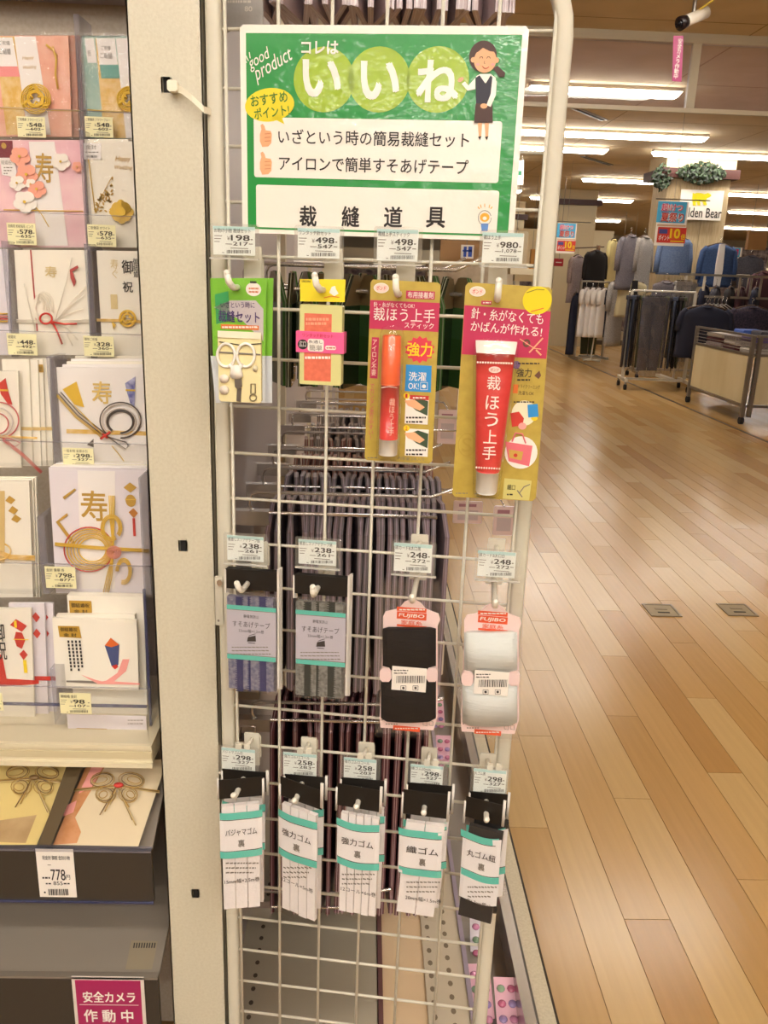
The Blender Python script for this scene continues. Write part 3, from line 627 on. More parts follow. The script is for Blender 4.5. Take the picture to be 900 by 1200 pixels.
m.P([(436, 395), (444.5, 395.4), (442.5, 443.5), (433.5, 443)], CRIM, .0011); m.T('ア\nイ\nロ\nン\n不\n要', 435.8, 397, 441.6, 441, mat('print_pale_pink', '#f3d6c8', .5), .0015, .01)
m.T('で\nカ\nン\nタ\nン\n塗\nり\nや\nす\nい\n!', 432.5, 447, 438.5, 518, mat('print_crimson_text', '#c95068', .5), .0015)
st = []
for i in range(28): a_ = i*math.pi/14; q = 1 if i % 2 else .82; st.append((492+18*q*math.cos(a_), 409.5+16*q*math.sin(a_)))
m.P(st, mat('burst_red', '#d83a4e', .5), .0012); m.T('強力', 477, 401, 507, 418, YB, .0016, .03)
m.P([(476, 427), (506, 428.5), (505, 459.5), (474.5, 458)], BL, .0012); m.T('洗濯', 479, 435.5, 500, 446.5, WHITE, .0015, .01); m.T('OK!', 478.5, 448.5, 491, 456, WHITE, .0015); m.W([(493, 448), (501, 448), (501, 456.5), (493, 456.5)], .0003, WHITE, .0015, 4, True); m.E(497, 452.5, 2.4, 2.4, WHITE, .0015, 10)
for yy in (463, 501):
    m.R(474.5, yy, 502.5, yy+35, WHITE, .0012); m.P([(476, yy+8), (490, yy+3), (502, yy+7), (501, yy+24), (488, yy+18)], DG, .0014); m.P([(474, yy+6), (486, yy+5), (498, yy+14), (492, yy+18), (478, yy+12)], SK, .0016); lines(m, 476, yy+25, 500, 2, 5, INK, .0015, 2.2, 3); m.E(476.5, yy+.5, 3.8, 3.8, YB, .0017, 14)
m.T('1', 475.3, 461, 477.8, 466, RED, .0019); m.T('2', 475.3, 499, 477.8, 504, RED, .0019); m.R(480, 463, 503, 468.5, RED, .0014); lines(m, 484, 465, 500, 1, 1, WHITE, .0016, 1.8)
lines(m, 431, 535.5, 444, 1, 1, INKG, .0012, 1.2); m.T('内容量 2本入り', 466, 535, 498, 539.5, INKG, .0012); m.build('printed_front', r)
def lathe_v(F, m, cx, prof, mt, seg=16, d=.006, flat=1.0):   # prof: (py, radius_px)
    vs = []; n = len(prof)
    for py, rp in prof:
        u, v = F.L(cx(py) if callable(cx) else cx, py); R_ = rp*F.su
        vs += [(u+R_*math.cos(2*math.pi*k/seg), -d-R_*flat*math.sin(2*math.pi*k/seg), v) for k in range(seg)]
    fs = [(i*seg+k, i*seg+(k+1) % seg, (i+1)*seg+(k+1) % seg, (i+1)*seg+k) for i in range(n-1) for k in range(seg)]
    fs += [tuple(range(seg)), tuple(range(n*seg-1, (n-1)*seg-1, -1))]
    m.add(vs, fs, mt)
sx = lambda y: 461-(y-392)*.036
m = MB(F); lathe_v(F, m, sx, [(391.5, 9), (393, 11), (447, 11.8), (449, 11.3)], OR1, 20, .0115); m.build('cap', r, True)
m = MB(F); lathe_v(F, m, sx, [(449, 11.1), (513, 11.1)], RD1, 20, .0115); m.build('barrel', r, True)
m = MB(F); lathe_v(F, m, sx, [(511.5, 11.2), (529, 11.4), (530, 10.5)], PLW, 20, .0115); m.build('end_cap', r, True)
m = MB(F); m.T('裁\nほ\nう\n上\n手', 458.5, 461, 465.5, 507, mat('print_pale_on_red', '#e9b7a4', .5), .0232, .01); m.W([(sx(450)-9, 451), (sx(450), 449.7), (sx(450)+9, 451)], .0003, WHITE, .021, 4); m.build('barrel_lettering', r)
m = MB(F); lathe_v(F, m, sx, [(380, 4), (383, 11), (390, 14), (533, 14), (536, 10)], FILM, 20, .0117, .95); m.build('blister', r, True)
# glue tube card
F = Fr(584, 351, off=.057); r = F.root('glue_tube_card', 'large khaki and crimson blister card with a red glue tube and white cap', 'glue tube')
m = MB(F); m.P([(549, 331), (643, 336.5), (647, 340), (628, 583), (624, 587), (533, 582), (530, 578), (545.5, 335)], KH, 0, .0008); m.build('backing_card', r)
m = MB(F); m.P([(544.5, 357.5), (645.5, 365), (640, 420.5), (541, 415)], CRIM, .0011); logo(m, 559.5, 341.5, 9.5); m.R(564, 352.5, 576, 357, CRIM, .0012); lines(m, 566, 354, 575, 1, 1, WHITE, .0014, 1.4)
m.T('針・糸がなくても', 552, 363.5, 637, 377, WHITE, .0015, .008, -.045); m.T('かばんが作れる!', 551, 379, 635.5, 391.5, WHITE, .0015, .008, -.045)
m.E(629.5, 352, 17, 16.5, mat('sticker_yellow', '#e9d21a', .35), .0016, 28); m.W([(617, 343), (629, 339), (638, 339.5)], .0005, mat('sticker_text', '#8e8430', .5), .0018, 4); m.W([(622, 365), (637, 361)], .0006, ORN, .0018, 4)
m.E(617, 402, 4.5, 5, mat('spool_brown', '#6a4634', .5), .0016); m.E(617, 402, 2, 2.2, CRIM, .0018); m.W([(609, 397), (626, 408), (634, 409)], .0005, SK, .0018, 4); m.W([(636, 396), (620, 413)], .0009, SK, .0018, 4); m.W([(628, 410), (634, 416)], .0009, SK, .0018, 4)
m.E(605, 427.5, 4.5, 5, mat('print_violet', '#7a5a86', .5), .0013); lines(m, 607, 425, 632, 1, 1, INK, .0015, 1.6, 5); m.T('強力', 605, 431, 623, 442, INK, .0016, .01); lines(m, 606, 444, 621, 1, 1, INK, .0015, 2, 6); m.P([(626, 440), (632, 434), (634, 440), (631, 444)], mat('spool_brown', '#6a4634', .5), .0014)
m.R(601, 450, 607, 461, ORN, .0012); m.T('ドライクリーニング', 607, 450.5, 633, 455.5, INK, .0015); m.T('洗濯もOK', 607, 458, 626, 463, INK, .0015)
m.E(614, 484, 15, 16, mat('card_pale', '#e9e2c0', .5), .0012, 24); lines(m, 602, 470, 626, 1, 1, INK, .0016, 1.6, 8); m.P([(618, 474), (630, 473), (631, 488), (619, 489)], BL, .0016); m.P([(598, 484), (608, 482), (614, 490), (612, 498), (600, 500)], RED, .0016); m.E(612, 499, 5, 4.5, PINKC, .0018, 14); m.E(626, 490, 4, 3, YB, .0015, 12)
m.E(610.5, 530, 20, 21, WHITE, .0015, 28); m.P([(592, 517), (624, 522), (620, 546), (596, 540)], mat('bag_pink', '#e0707a', .5), .0018); m.P([(596, 526), (613, 529), (611, 539), (597, 536)], mat('bag_label_gold', '#c9a24a', .5), .0020); m.E(604, 533, 2.5, 2.5, RED, .0022, 10); m.W([(600, 517), (604, 507), (612, 508), (616, 519)], .0008, mat('bag_pink', '#e0707a', .5), .0020, 6)
m.P([(591, 560), (623, 563), (620, 586), (589, 584)], mat('card_pale_khaki', '#cfc476', .5), .0013); m.T('細口', 594, 567, 604, 574, INK, .0016, .01); lines(m, 594, 578, 602, 1, 1, INK, .0016, 2); m.W([(608, 578), (614, 570), (621, 567)], .0006, INKG, .0016, 4); m.W([(606, 574), (612, 582)], .0006, INKG, .0016, 4)
m.E(547, 521, 11, 15, mat('card_watermark', '#b1973c', .5), .0009, 20); m.E(547, 521, 10, 14, KH, .00105, 20); m.T('S', 541, 512, 553, 530, mat('card_watermark', '#b1973c', .5), .0012)
lines(m, 534, 577, 548, 1, 1, INKG, .0012, 1.3); lines(m, 557, 577.5, 572, 1, 1, INKG, .0012, 1.3, 4); m.build('printed_front', r)
tc = lambda y: 581.5-(y-400)*.068
def tube_body(F, m, prof, mt, d=.009, seg=20):                # prof: (py, half width px, half depth m)
    vs = []; n = len(prof)
    for py, rp, dp in prof:
        u, v = F.L(tc(py), py)
        vs += [(u+rp*F.su*math.cos(2*math.pi*k/seg), -d-dp*math.sin(2*math.pi*k/seg), v) for k in range(seg)]
    fs = [(i*seg+k, i*seg+(k+1) % seg, (i+1)*seg+(k+1) % seg, (i+1)*seg+k) for i in range(n-1) for k in range(seg)]+[tuple(range(seg)), tuple(range(n*seg-1, (n-1)*seg-1, -1))]
    m.add(vs, fs, mt)
m = MB(F); tube_body(F, m, [(398.5, 24.5, .0012), (405, 24, .0013), (413.5, 22.8, .0022)], PLW, .011); m.build('crimped_end', r)
m = MB(F); tube_body(F, m, [(413, 22.8, .0022), (440, 21.5, .0055), (480, 19.5, .0085), (520, 17.2, .0105), (547, 15.6, .0115), (549, 14, .0115)], RD1, .011, 24); m.build('tube_body', r, True)
m = MB(F); tube_body(F, m, [(547, 14.2, .011), (572, 13.2, .0105), (574.5, 11.5, .009)], PLW, .011, 20); m.build('screw_cap', r, True)
m = MB(F); tw = mat('tube_white_print', '#f4e3d6', .5)
for k, (ch, yy) in enumerate(zip('裁ほう上手', (446, 468, 487, 506, 524))):
    x_ = tc(yy); m.T(ch, x_-8, yy-8.5, x_+8, yy+8.5, tw, .0185+.0042*k/2, .012)
for k in range(14):
    m.E(tc(423)-20+k*3, 422.5+k*.1, 1.2, 1.4, tw, .0155, 8); 
for k in range(10): m.E(tc(545)-13+k*2.9, 541.5+k*.15, 1.1, 1.4, tw, .0232, 8)
m.E(tc(431), 431, 7, 4, mat('print_pale_pink', '#f3d6c8', .5), .0166); m.T('ボンド', tc(431)-5, 429, tc(431)+5, 433, RED, .017, .01); m.build('tube_lettering', r)
m = MB(F); tube_body(F, m, [(395, 12, .004), (399, 26, .008), (420, 26, .010), (500, 21, .013), (576, 16, .0135), (579, 12, .008)], FILM, .0112, 24); m.build('blister', r, True)
# hem tape packs
def tape_mat(name, base, dark): return mat(name, base, .7, noise=dark, nscale=260, aniso=(1, 1, 1))
NVT = tape_mat('tape_grey_navy', '#85828e', '#5d5d78'); NVD = mat('tape_navy_band', '#2c2c5c', .8); BKT = tape_mat('tape_grey_black', '#85837c', '#5e5d56'); BKD = mat('tape_black_band', '#23271f', .8)
GLAB = mat('grey_label', '#b9b4bd', .45); RIM = mat('bag_edge_white', '#dcd6cc', .35)
def hem(ax, ay, hx0, hy0, hx1, hy1, bx0, bx1, by1, T, D, label, n=3, off=.052, grp='hem tape packs'):
    for k in range(n):
        F = Fr(ax, ay, off=off-.006*k)
        dx = 1.6*k
        r = F.root('hem_tape_pack', label if k == 0 else '%s, %s pack behind the front one' % (label.split(' with')[0], ['', 'second', 'third'][k]), 'hem tape', grp)
        m = MB(F); m.S(hx0+dx, hy0-k, hx1+dx, hy1-k, BLACK, 0, .001); m.build('header_card', r)
        m = MB(F); m.S(hx0-1.5+dx, hy0-1-k, hx0+.5+dx, hy1+3, RIM, -.0005, .0015); m.S(hx1-.8+dx, hy0-1-k, hx1+1.8+dx, by1+1, RIM, -.0005, .0015); m.S(hx0+dx, hy1, hx1+dx, by1+2, FILM, .0062, .0066); m.build('clear_bag', r)
        m = MB(F); ty = hy1+6
        m.S(bx0+dx, ty, bx1+dx, by1, T, .0005, .0045, .001)
        w = bx1-bx0
        for q in (.20, .46, .70):
            wd = .13 if q != .46 else .03
            m.S(bx0+dx+w*q, ty, bx0+dx+w*(q+wd), by1, D, .0044, .0052)
            if k == 0:
                yy = ty
                while yy < by1-1: m.R(bx0+w*(q-.02), yy, bx0+w*(q+wd+.02), yy+1.2, D, .0053); yy += 2.6
        m.build('folded_tape', r)
        if k: continue
        m = MB(F); l0, l1 = hy1+17, hy1+80; a, b = hx0+2.5, hx1-1
        m.S(a, l0, b, l1, GLAB, .0052, .0057); m.R(a, l0, b, l0+5, TEAL, .0059); m.R(a, l1-5.5, b, l1, TEAL, .0059); m.R(a, l0+5, b, l0+5.6, INKG, .006); m.R(a, l1-6.2, b, l1-5.5, INKG, .006)
        c = (a+b)/2; m.T('静電気防止', c-9, l0+10, c+9, l0+14, INK, .006); m.T('すそあげテープ', c-22, l0+18, c+22, l0+25, INK, .006); m.T('23mm幅×1.2m巻', c-15, l0+27, c+15, l0+31, INK, .006)
        m.P([(c-5, l0+41), (c-4, l0+36), (c+5, l0+34), (c+5.5, l0+41)], INK, .006); m.W([(c-3, l0+36), (c-2, l0+34), (c+5, l0+32)], .0003, INK, .006, 4); m.R(c-4, l0+42.3, c+4.5, l0+43.2, INK, .006)
        for q in range(3): lines(m, a+6, l0+47+q*4, b-8+q, 1, 1, INKG, .006, 1.2, q+4)
        m.build('printed_label', r)
hem(283, 693, 265, 668, 326, 691, 268, 322, 809, NVT, NVD, 'navy and grey hem tape pack with black header and grey label')
hem(367.5, 698, 345, 675, 407, 697, 347, 402, 817, BKT, BKD, 'black and grey hem tape pack with black header and grey label')
# thread cards
PKC = mat('thread_card_pale_pink', '#eed2cd', .4); LOG = mat('logo_orange_red', '#e5552a', .4)
THB = mat('thread_black', '#08080a', .7, spec=.15, bump=.6, bscale=30, aniso=(1, 1, 40)); THW = mat('thread_white', '#dfe3de', .6, bump=.6, bscale=30, aniso=(1, 1, 40))
def thread(ax, ay, ox, oy, tm, label, n=4):
    # designed on the black card at its photo position; ox, oy move it to the other one
    for k in range(n):
        F = Fr(ax, ay, off=.062-.007*k); X = lambda x: x+ox; Y = lambda y: y+oy
        r = F.root('thread_card', label if k == 0 else '%s, %s card behind the front one' % (label.split(',')[0], ['', 'next', 'third', 'last'][k]), 'thread', 'sewing thread cards')
        sh = -2*k
        m = MB(F); m.P([(X(448+sh), Y(682-k*3)), (X(515), Y(684-k*3)), (X(518), Y(700)), (X(513), Y(858)), (X(441), Y(855)), (X(446+sh), Y(700))], FILM2, .0135 if k == 0 else .0068, .0138 if k == 0 else .0071)
        m.build('clear_bag', r)
        m = MB(F)
        pts = [(449, 722), (452, 716), (462, 714), (468, 712), (474, 705), (480, 702.5), (487, 702.5), (493, 706), (499, 713), (506, 716), (514, 719), (516, 726), (513, 733), (513, 838), (508, 855), (446, 852), (445, 840), (449, 736)]
        m.P([(X(a), Y(b)) for a, b in pts], PKC, 0, .0012); m.build('card', r)
        if k > 1: continue
        m = MB(F)
        if k == 0:
            for q, (a, b, c, e) in enumerate(((449, 734, 511, 781), (447, 789, 511, 841))):
                nx = 9; vs = []
                for j in range(nx+1):
                    t = j/nx; hw = .5*math.sin(math.pi*max(.06, min(.94, t)))**.45; dp = .0035+.0058*math.sin(math.pi*t)**.5
                    yc = (b+e)/2
                    for s_, d_ in ((-1, .0), (-1, 1), (1, 1), (1, 0)):
                        u, v = F.L(X(a+(c-a)*t), Y(yc+s_*(e-b)*(.5 if 0 < t < 1 else .46))); vs.append((u, -(.0012+d_*dp), v))
                fs = []
                for j in range(nx):
                    for i in range(4): fs.append((j*4+i, (j+1)*4+i, (j+1)*4+(i+1) % 4, j*4+(i+1) % 4))
                fs += [(0, 1, 2, 3), (nx*4+3, nx*4+2, nx*4+1, nx*4)]
                m.add(vs, fs, tm)
            m.build('wound_thread', r, True)
            m = MB(F)
            for a, b in (((446, 460)), ((500, 513.5))): m.P([(X(a+3), Y(778)), (X(b-3), Y(778)), (X(b), Y(782)), (X(b), Y(790)), (X(b-3), Y(794)), (X(a+3), Y(794)), (X(a), Y(790)), (X(a), Y(782))], PKC, .004, .0095)
            m.build('card_waist', r)
            m = MB(F); x0, y0 = 460, 775
            m.S(X(x0), Y(y0), X(501), Y(804), WHITE, .0118, .0122); lines(m, X(463), Y(778.5), X(480), 2, 3.2, INK, .0125, 1.3, 9); xx = 466; rr = random.Random(4)
            while xx < 499: q = rr.choice((.5, .8, 1.2)); m.R(X(xx), Y(785), X(xx+q), Y(794), INK, .0125); xx += q+rr.choice((.6, .9))
            for bx in (471, 485): m.W([(X(bx), Y(797)), (X(bx+6), Y(797)), (X(bx+6), Y(802)), (X(bx), Y(802))], .0003, INK, .0125, 4, True); m.E(X(bx+3), Y(799.5), 1.6, 1.6, INK, .0125, 8)
            m.build('barcode_sticker', r)
            m = MB(F); m.R(X(465), Y(711.5), X(500), Y(716.5), LOG, .0014); lines(m, X(468), Y(713), X(498), 1, 1, WHITE, .0016, 1.6, 5); m.R(X(465), Y(717), X(500), Y(725.5), LOG, .0014); m.T('FUJIBO', X(467.5), Y(718.5), X(497.5), Y(724), WHITE, .0017, .03, 0, shear=.2)
            m.T('家庭糸', X(470), Y(726.5), X(495), Y(731.8), LOG, .0017, .02); m.R(X(465), Y(732), X(500), Y(734.5), LOG, .0014)
            m.R(X(468.5), Y(841.5), X(486), Y(846), LOG, .0014); m.T('太口', X(472), Y(842), X(483), Y(845.6), WHITE, .0017, .01); lines(m, X(447), Y(842), X(462), 1, 1, INKG, .0014, 1.4, 3); lines(m, X(452), Y(847), X(466), 1, 1, INKG, .0014, 1.4, 4); m.R(X(460), Y(850), X(493), Y(856), LOG, .0014); lines(m, X(463), Y(852), X(490), 1, 1, WHITE, .0017, 1.3, 4)
            for bx in (496, 503): m.W([(X(bx), Y(844)), (X(bx+4.5), Y(845)), (X(bx+4.5), Y(850)), (X(bx), Y(849))], .0003, INKG, .0014, 4, True)
            m.build('printed_card', r)
thread(483, 705, 0, 0, THB, 'black cotton thread card in a clear bag, under the left 248 price card')
thread(580, 711, 95, 4.5, THW, 'white cotton thread card in a clear bag, under the right 248 price card')
# elastic packs
EW = mat('elastic_white', '#e9e2de', .7, bump=.3, bscale=400); EG = mat('elastic_black', '#1d1a1a', .7); ELB = mat('elastic_label', '#e8e3e1', .45)
def elastic(ax, ay, hx0, hx1, hy0, hy1, bx0, bx1, by1, yaw, name, sub, label, second, n=2, lean=0, dark=False, strands=4, skew=0):
    hookp = Fr(ax, ay, off=.062).o
    for k in range(n):
        F = Fr(ax, ay, off=.062-.022*k, yaw=yaw if k == 0 else -.02)
        r = F.root('elastic_pack', label if k == 0 else second, 'elastic', 'elastic packs')
        dx = 0 if k == 0 else 5; dy = 0 if k == 0 else -9
        # shear: top edges follow the pack's own horizontal, so px rectangles are placed by their centres
        X = lambda x: x+dx; Y = lambda y: y+dy
        m = MB(F); m.S(X(hx0), Y(hy0), X(hx1), Y(hy1), BLACK, 0, .0008); m.build('header_card', r)
        m = MB(F); m.S(X(hx0-1.6), Y(hy0), X(hx0+.6), Y(hy1+2), RIM, -.0004, .0014); m.S(X(hx1-1), Y(hy0), X(hx1+2), Y(hy1+6), RIM, -.0004, .0014)
        c = (bx0+bx1)/2; u0, u1, v0, v1 = MB(F).rc(X(bx0), Y(hy1-3), X(bx1), Y(by1+3))
        nu, nv = 10, 12; vs = []; fs = []
        rr = random.Random(int(ax)+k)
        ph = rr.random()*6
        for j in range(nv+1):
            for i in range(nu+1):
                a, b = i/nu, j/nv; bulge = .0065*math.sin(math.pi*a)**.4*min(1, math.sin(math.pi*min(max(b, .02), .98))*3)
                vs.append((u0+(u1-u0)*a+lean*(1-b), -(.0098+bulge*.5+.0007*math.sin(9*a+7*b+ph)), v0+(v1-v0)*b))
        for j in range(nv):
            for i in range(nu): fs.append((j*(nu+1)+i, j*(nu+1)+i+1, (j+1)*(nu+1)+i+1, (j+1)*(nu+1)+i))
        m.add(vs, fs, FILM); m.build('clear_bag', r, True)
        # folded elastic strands
        m = MB(F); w_ = (bx1-bx0-6)/strands; a0, a1, b0, b1 = MB(F).rc(X(bx0+3), Y(hy1+4), X(bx1-3), Y(by1)); su = (a1-a0)/strands
        for i in range(strands):
            zb = b0+rr.uniform(-.001, .001)
            m.add([(a0+su*i+.0005+lean, -.0008, zb), (a0+su*(i+1)-.0003+lean, -.0008, zb), (a0+su*(i+1)-.0003, -.0008, b1), (a0+su*i+.0005, -.0008, b1),
                   (a0+su*i+.0005+lean, -.0058, zb), (a0+su*(i+1)-.0003+lean, -.0058, zb), (a0+su*(i+1)-.0003, -.0058, b1), (a0+su*i+.0005, -.0058, b1)],
                  [(4, 5, 6, 7), (0, 3, 2, 1), (0, 4, 7, 3), (1, 2, 6, 5), (3, 7, 6, 2), (0, 1, 5, 4)], EG if dark else EW)
        m.build('folded_elastic', r)
        # printed label band wrapped on the front (white sheet between two teal lines and the notes under)
        m = MB(F); A, B = bx0+.5, bx1-.5; H0 = hy1+11; Q = .0072
        lw = (by1-(hy1+11))
        yb = by1-4 if not dark else by1-24
        def band(y0, y1, mt_, lift):
            u0, u1, v0, v1 = m.rc(X(A), Y(y0), X(B), Y(y1)); vs = []
            for i in range(11):
                a = i/10; sg = -.0016*math.sin(math.pi*a)+.0007*math.sin(2*math.pi*a+ph); dq = Q+lift+.0018*math.sin(math.pi*a)**.5
                ln = lean*.5
                vs += [(u0+(u1-u0)*a+ln, -dq, v1+sg), (u0+(u1-u0)*a+ln*.8, -dq, v0+sg)]
            m.add(vs, [(2*i+1, 2*i+3, 2*i+2, 2*i) for i in range(10)], mt_)
        band(H0, (yb if dark else H0+53), ELB, 0)
        band(H0, H0+8, TEAL, .0002); band(H0+8, H0+8.7, INK, .0003)
        t2 = H0+45; band(t2, t2+8, TEAL, .0002); band(t2-.7, t2, INK, .0003); Q = .0094
        if k == 0:
            cc = (A+B)/2; hw = (B-A)*.38
            m.T(name, cc-hw*.98, H0+19, cc+hw*.98, H0+27.5, INK, Q+.0004, .01); m.T('裏', cc-4, H0+32, cc+4, H0+41, INKG, Q+.0004, .03)
            for q in range(3): lines(m, A+7, t2+14+q*5.5, B-5-q*3, 1, 1, INKG, Q+.0003, 1.6, q+int(ax))
            m.T(sub, A+5, t2+32, B-3, t2+37.5, INK, Q+.0004, .012)
        m.build('printed_label', r)
elastic(275, 934, 256, 308, 912, 934, 257, 308, 1064, -.30, 'パジャマゴム', '15mm幅×2.5m巻', 'white pajama elastic pack, leftmost of the lower row, front one', 'pajama elastic pack behind the leftmost front one', strands=3)
elastic(346, 940, 329, 377, 918, 940, 330, 376, 1072, .36, '強力ゴム', '12コール×5m巻', 'white strong elastic pack turned to the left, second of the lower row', 'strong elastic pack behind the turned second one of the lower row', strands=4)
elastic(418, 947, 395, 446, 922, 947, 396, 447, 1070, .12, '強力ゴム', '12コール×6m巻', 'white strong elastic pack in the middle of the lower row', 'strong elastic pack behind the middle one of the lower row', strands=5)
elastic(496.5, 954, 472, 525, 928, 956, 470, 522, 1071, .04, '織ゴム', '20mm幅×1.5m巻', 'white woven elastic pack, crumpled, fourth of the lower row', 'woven elastic pack behind the crumpled fourth one', strands=2, lean=-.006)
elastic(570, 962, 545, 590, 938, 962, 543, 590, 1078, .24, '丸ゴム紐', '約1.7mm幅×3m巻', 'black round elastic cord pack with dark end, rightmost of the lower row', 'round elastic cord pack behind the rightmost one', dark=True, strands=1, lean=-.005)
# ---------------------------------------------------------------- gondola behind the grid (runs along the aisle)
GX = -.195; GY0, GY1 = 1.0, 6.2
GREYP = mat('gondola_back_panel', '#c4bab6', .5); GWHT = mat('gondola_cream', '#d9ceb4', .45); GGREY = mat('deck_grey_acrylic', '#b3a995', .18); PERF = mat('perforated_strip', '#c3b59c', .4)
r = empty('gondola_shelf', (0, GY0, 0), 0, 'long cream gondola unit behind the wire grid, running along the aisle', 'shelf unit')
m = MB(); m.box(GX-.03, GX, 0, GY1-GY0, .1, 1.95, GREYP); m.build('back_panel', r)
for y in (0, .9, 1.8, 2.7, 3.6, 4.5): m = MB(); m.box(GX, GX+.012, y, y+.03, .1, 1.95, GWHT); m.build('slotted_upright', r)
m = MB(); m.box(GX, .05, .0, GY1-GY0, .13, .148, GGREY); m.build('grey_deck_panel', r)
m = MB(); m.box(.052, .060, .0, GY1-GY0, .12, .152, mat('maroon_edge', '#6a4440', .5)); m.build('dark_edge', r)
m = MB(); m.box(.060, .135, .0, GY1-GY0, .12, .146, mat('beige_deck', '#d9bd97', .35)); m.build('beige_deck_panel', r)
m = MB(); m.box(.135, .205, .0, GY1-GY0, .12, .152, PERF); m.build('perforated_strip', r)
m = MB(); y = .02
while y < 2.5:
    for hx in (.146, .178):
        vs = [(hx+.0045*math.cos(a), y+(.012 if hx > .15 else 0)+.006*math.sin(a), .1526) for a in [i*math.pi/4 for i in range(8)]]
        m.add(vs, [tuple(range(8))], mat('slot_brown', '#7a6a55', .7))
    vs = [(-.163+.004*math.cos(a), y+.005*math.sin(a), .1486) for a in [i*math.pi/4 for i in range(8)]]; m.add(vs, [tuple(range(8))], mat('slot_dark', '#4b4034', .7))
    y += .028
m.build('slot_hole', r, kind='stuff')
m = MB(); m.box(.205, .213, 0, GY1-GY0, .11, .158, mat('lavender_rail', '#a79bab', .3, .4)); m.build('rail', r)
m = MB(); m.box(.213, .318, 0, GY1-GY0, .055, .06, STEEL); m.box(.213, .216, 0, GY1-GY0, .06, .1, STEEL); m.build('tray_floor', r)
m = MB(); m.box(.303, .323, 0, GY1-GY0, .06, .122, mat('aluminium_rail', '#b5ada3', .25, .8)); m.box(.323, .330, 0, GY1-GY0, .06, .112, mat('dark_groove', '#5b544b', .5)); m.build('front_rail', r)
m = MB(); m.box(.330, .362, 0, GY1-GY0, 0, .105, mat('cream_kerb', '#d5c9ad', .6, noise='#cabd9f', nscale=220)); m.build('kerb', r)
m = MB(); m.box(.362, .368, 0, GY1-GY0, 0, .100, mat('kerb_rubber', '#3a2c1c', .7)); m.box(.20, .33, 0, GY1-GY0, 0, .05, GWHT); m.box(GX, .2, 0, GY1-GY0, 0, .11, GWHT); m.build('base', r)
# loop hooks and their packs
LOOPG = 'chrome display bars behind the grid'
def loop_bar(y, z, x0=-.168, x1=.135, dz=.032, label='', rise=.02):
    r = empty('display_bar', (0, y, z), 0, label, 'display bar', LOOPG); q = .012
    pts = [(x1, 0, -dz*.5+rise), (x1-.03, 0, 0), (x0+q, 0, 0), (x0+q*.3, 0, -q*.3), (x0, 0, -q), (x0, 0, -dz+q), (x0+q*.3, 0, -dz+q*.3), (x0+q, 0, -dz), (x1-.02, 0, -dz)]
    pts[0] = (x1+.01, -.012, rise)
    m = MB(); m.tube(pts, .0028, CHROME, 8); m.build('bar_loop', r, True)
    m = MB(); m.box(GX, x0+.03, -.008, .008, -dz-.018, -dz+.004, CHROME); m.build('bracket', r); return r
def pack_mesh(W, H, top, bot, edge, neck=.35, sh=None, t=.0072):
    m = MB(); o = [(-W*neck/2, 0), (W*neck/2, 0), (W/2, -.04), (W/2, -H*.55), (W/2, -H), (-W/2, -H), (-W/2, -H*.55), (-W/2, -.04)]
    # faces on +x and -x, body split in a top and a bottom print, light welded rim
    def face(x, s):
        q = [(x, a, b) for a, b in o]
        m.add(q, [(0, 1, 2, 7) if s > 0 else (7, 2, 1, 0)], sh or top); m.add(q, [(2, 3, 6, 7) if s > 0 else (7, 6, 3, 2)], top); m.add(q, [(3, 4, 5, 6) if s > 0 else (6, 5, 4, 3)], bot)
    face(t/2, 1); face(-t/2, -1)
    n = len(o); vs = [(x, a, b) for x in (-t/2, t/2) for a, b in o]
    m.add(vs, [(i, (i+1) % n, (i+1) % n+n, i+n) for i in range(n) if i not in (4,)]+[], top); m.add(vs, [(4, 5, 5+n, 4+n)], bot)
    f = 1+.006/W; vs = [(x, a*f, b*1.004+.0008) for x in (-.0006, .0006) for a, b in o]      # sealed rim
    m.add(vs, [(i, (i+1) % n, (i+1) % n+n, i+n) for i in range(n)], edge)
    m.add([(.0, a*f, b*1.004+.0008) for a, b in o], [(0, 1, 2, 3, 4, 5, 6, 7)], edge)
    return m
ORD = 'leftmost second third fourth fifth sixth seventh eighth ninth tenth eleventh twelfth thirteenth fourteenth fifteenth sixteenth seventeenth eighteenth nineteenth twentieth'.split()
def ordinal(k, n):
    if k < min(len(ORD), (n+1)//2): return ORD[k]+(' from the left' if k else '')
    q = n-1-k
    return 'rightmost' if q == 0 else ORD[q]+' from the right'
def pack_row(y, z, xs, protos, label, cat, group, jit=.0012, name='hanging_pack', turn=.16, made={}):
    for k, x in enumerate(xs):
        key = protos[k % len(protos)]
        if key not in made:
            o = pack_mesh(*PROTO[key]).build(name); made[key] = o
        else:
            o = made[key].copy(); COL.objects.link(o)
        o.location = (x+random.uniform(-jit, jit), y+random.uniform(-.002, .002), z+random.uniform(-.0015, .0015)); o.rotation_euler = (0, random.uniform(-.012, .012), random.uniform(-turn, turn))
        tag(o, label+', '+ordinal(k, len(xs)), cat, group)
EL = mat('pack_rim_mauve', '#b9a9b6', .3, coat=.5); EL2 = mat('pack_rim_pink', '#cba9ac', .3, coat=.5); EL3 = mat('pack_rim_pale', '#cbbfb2', .25, coat=.5)
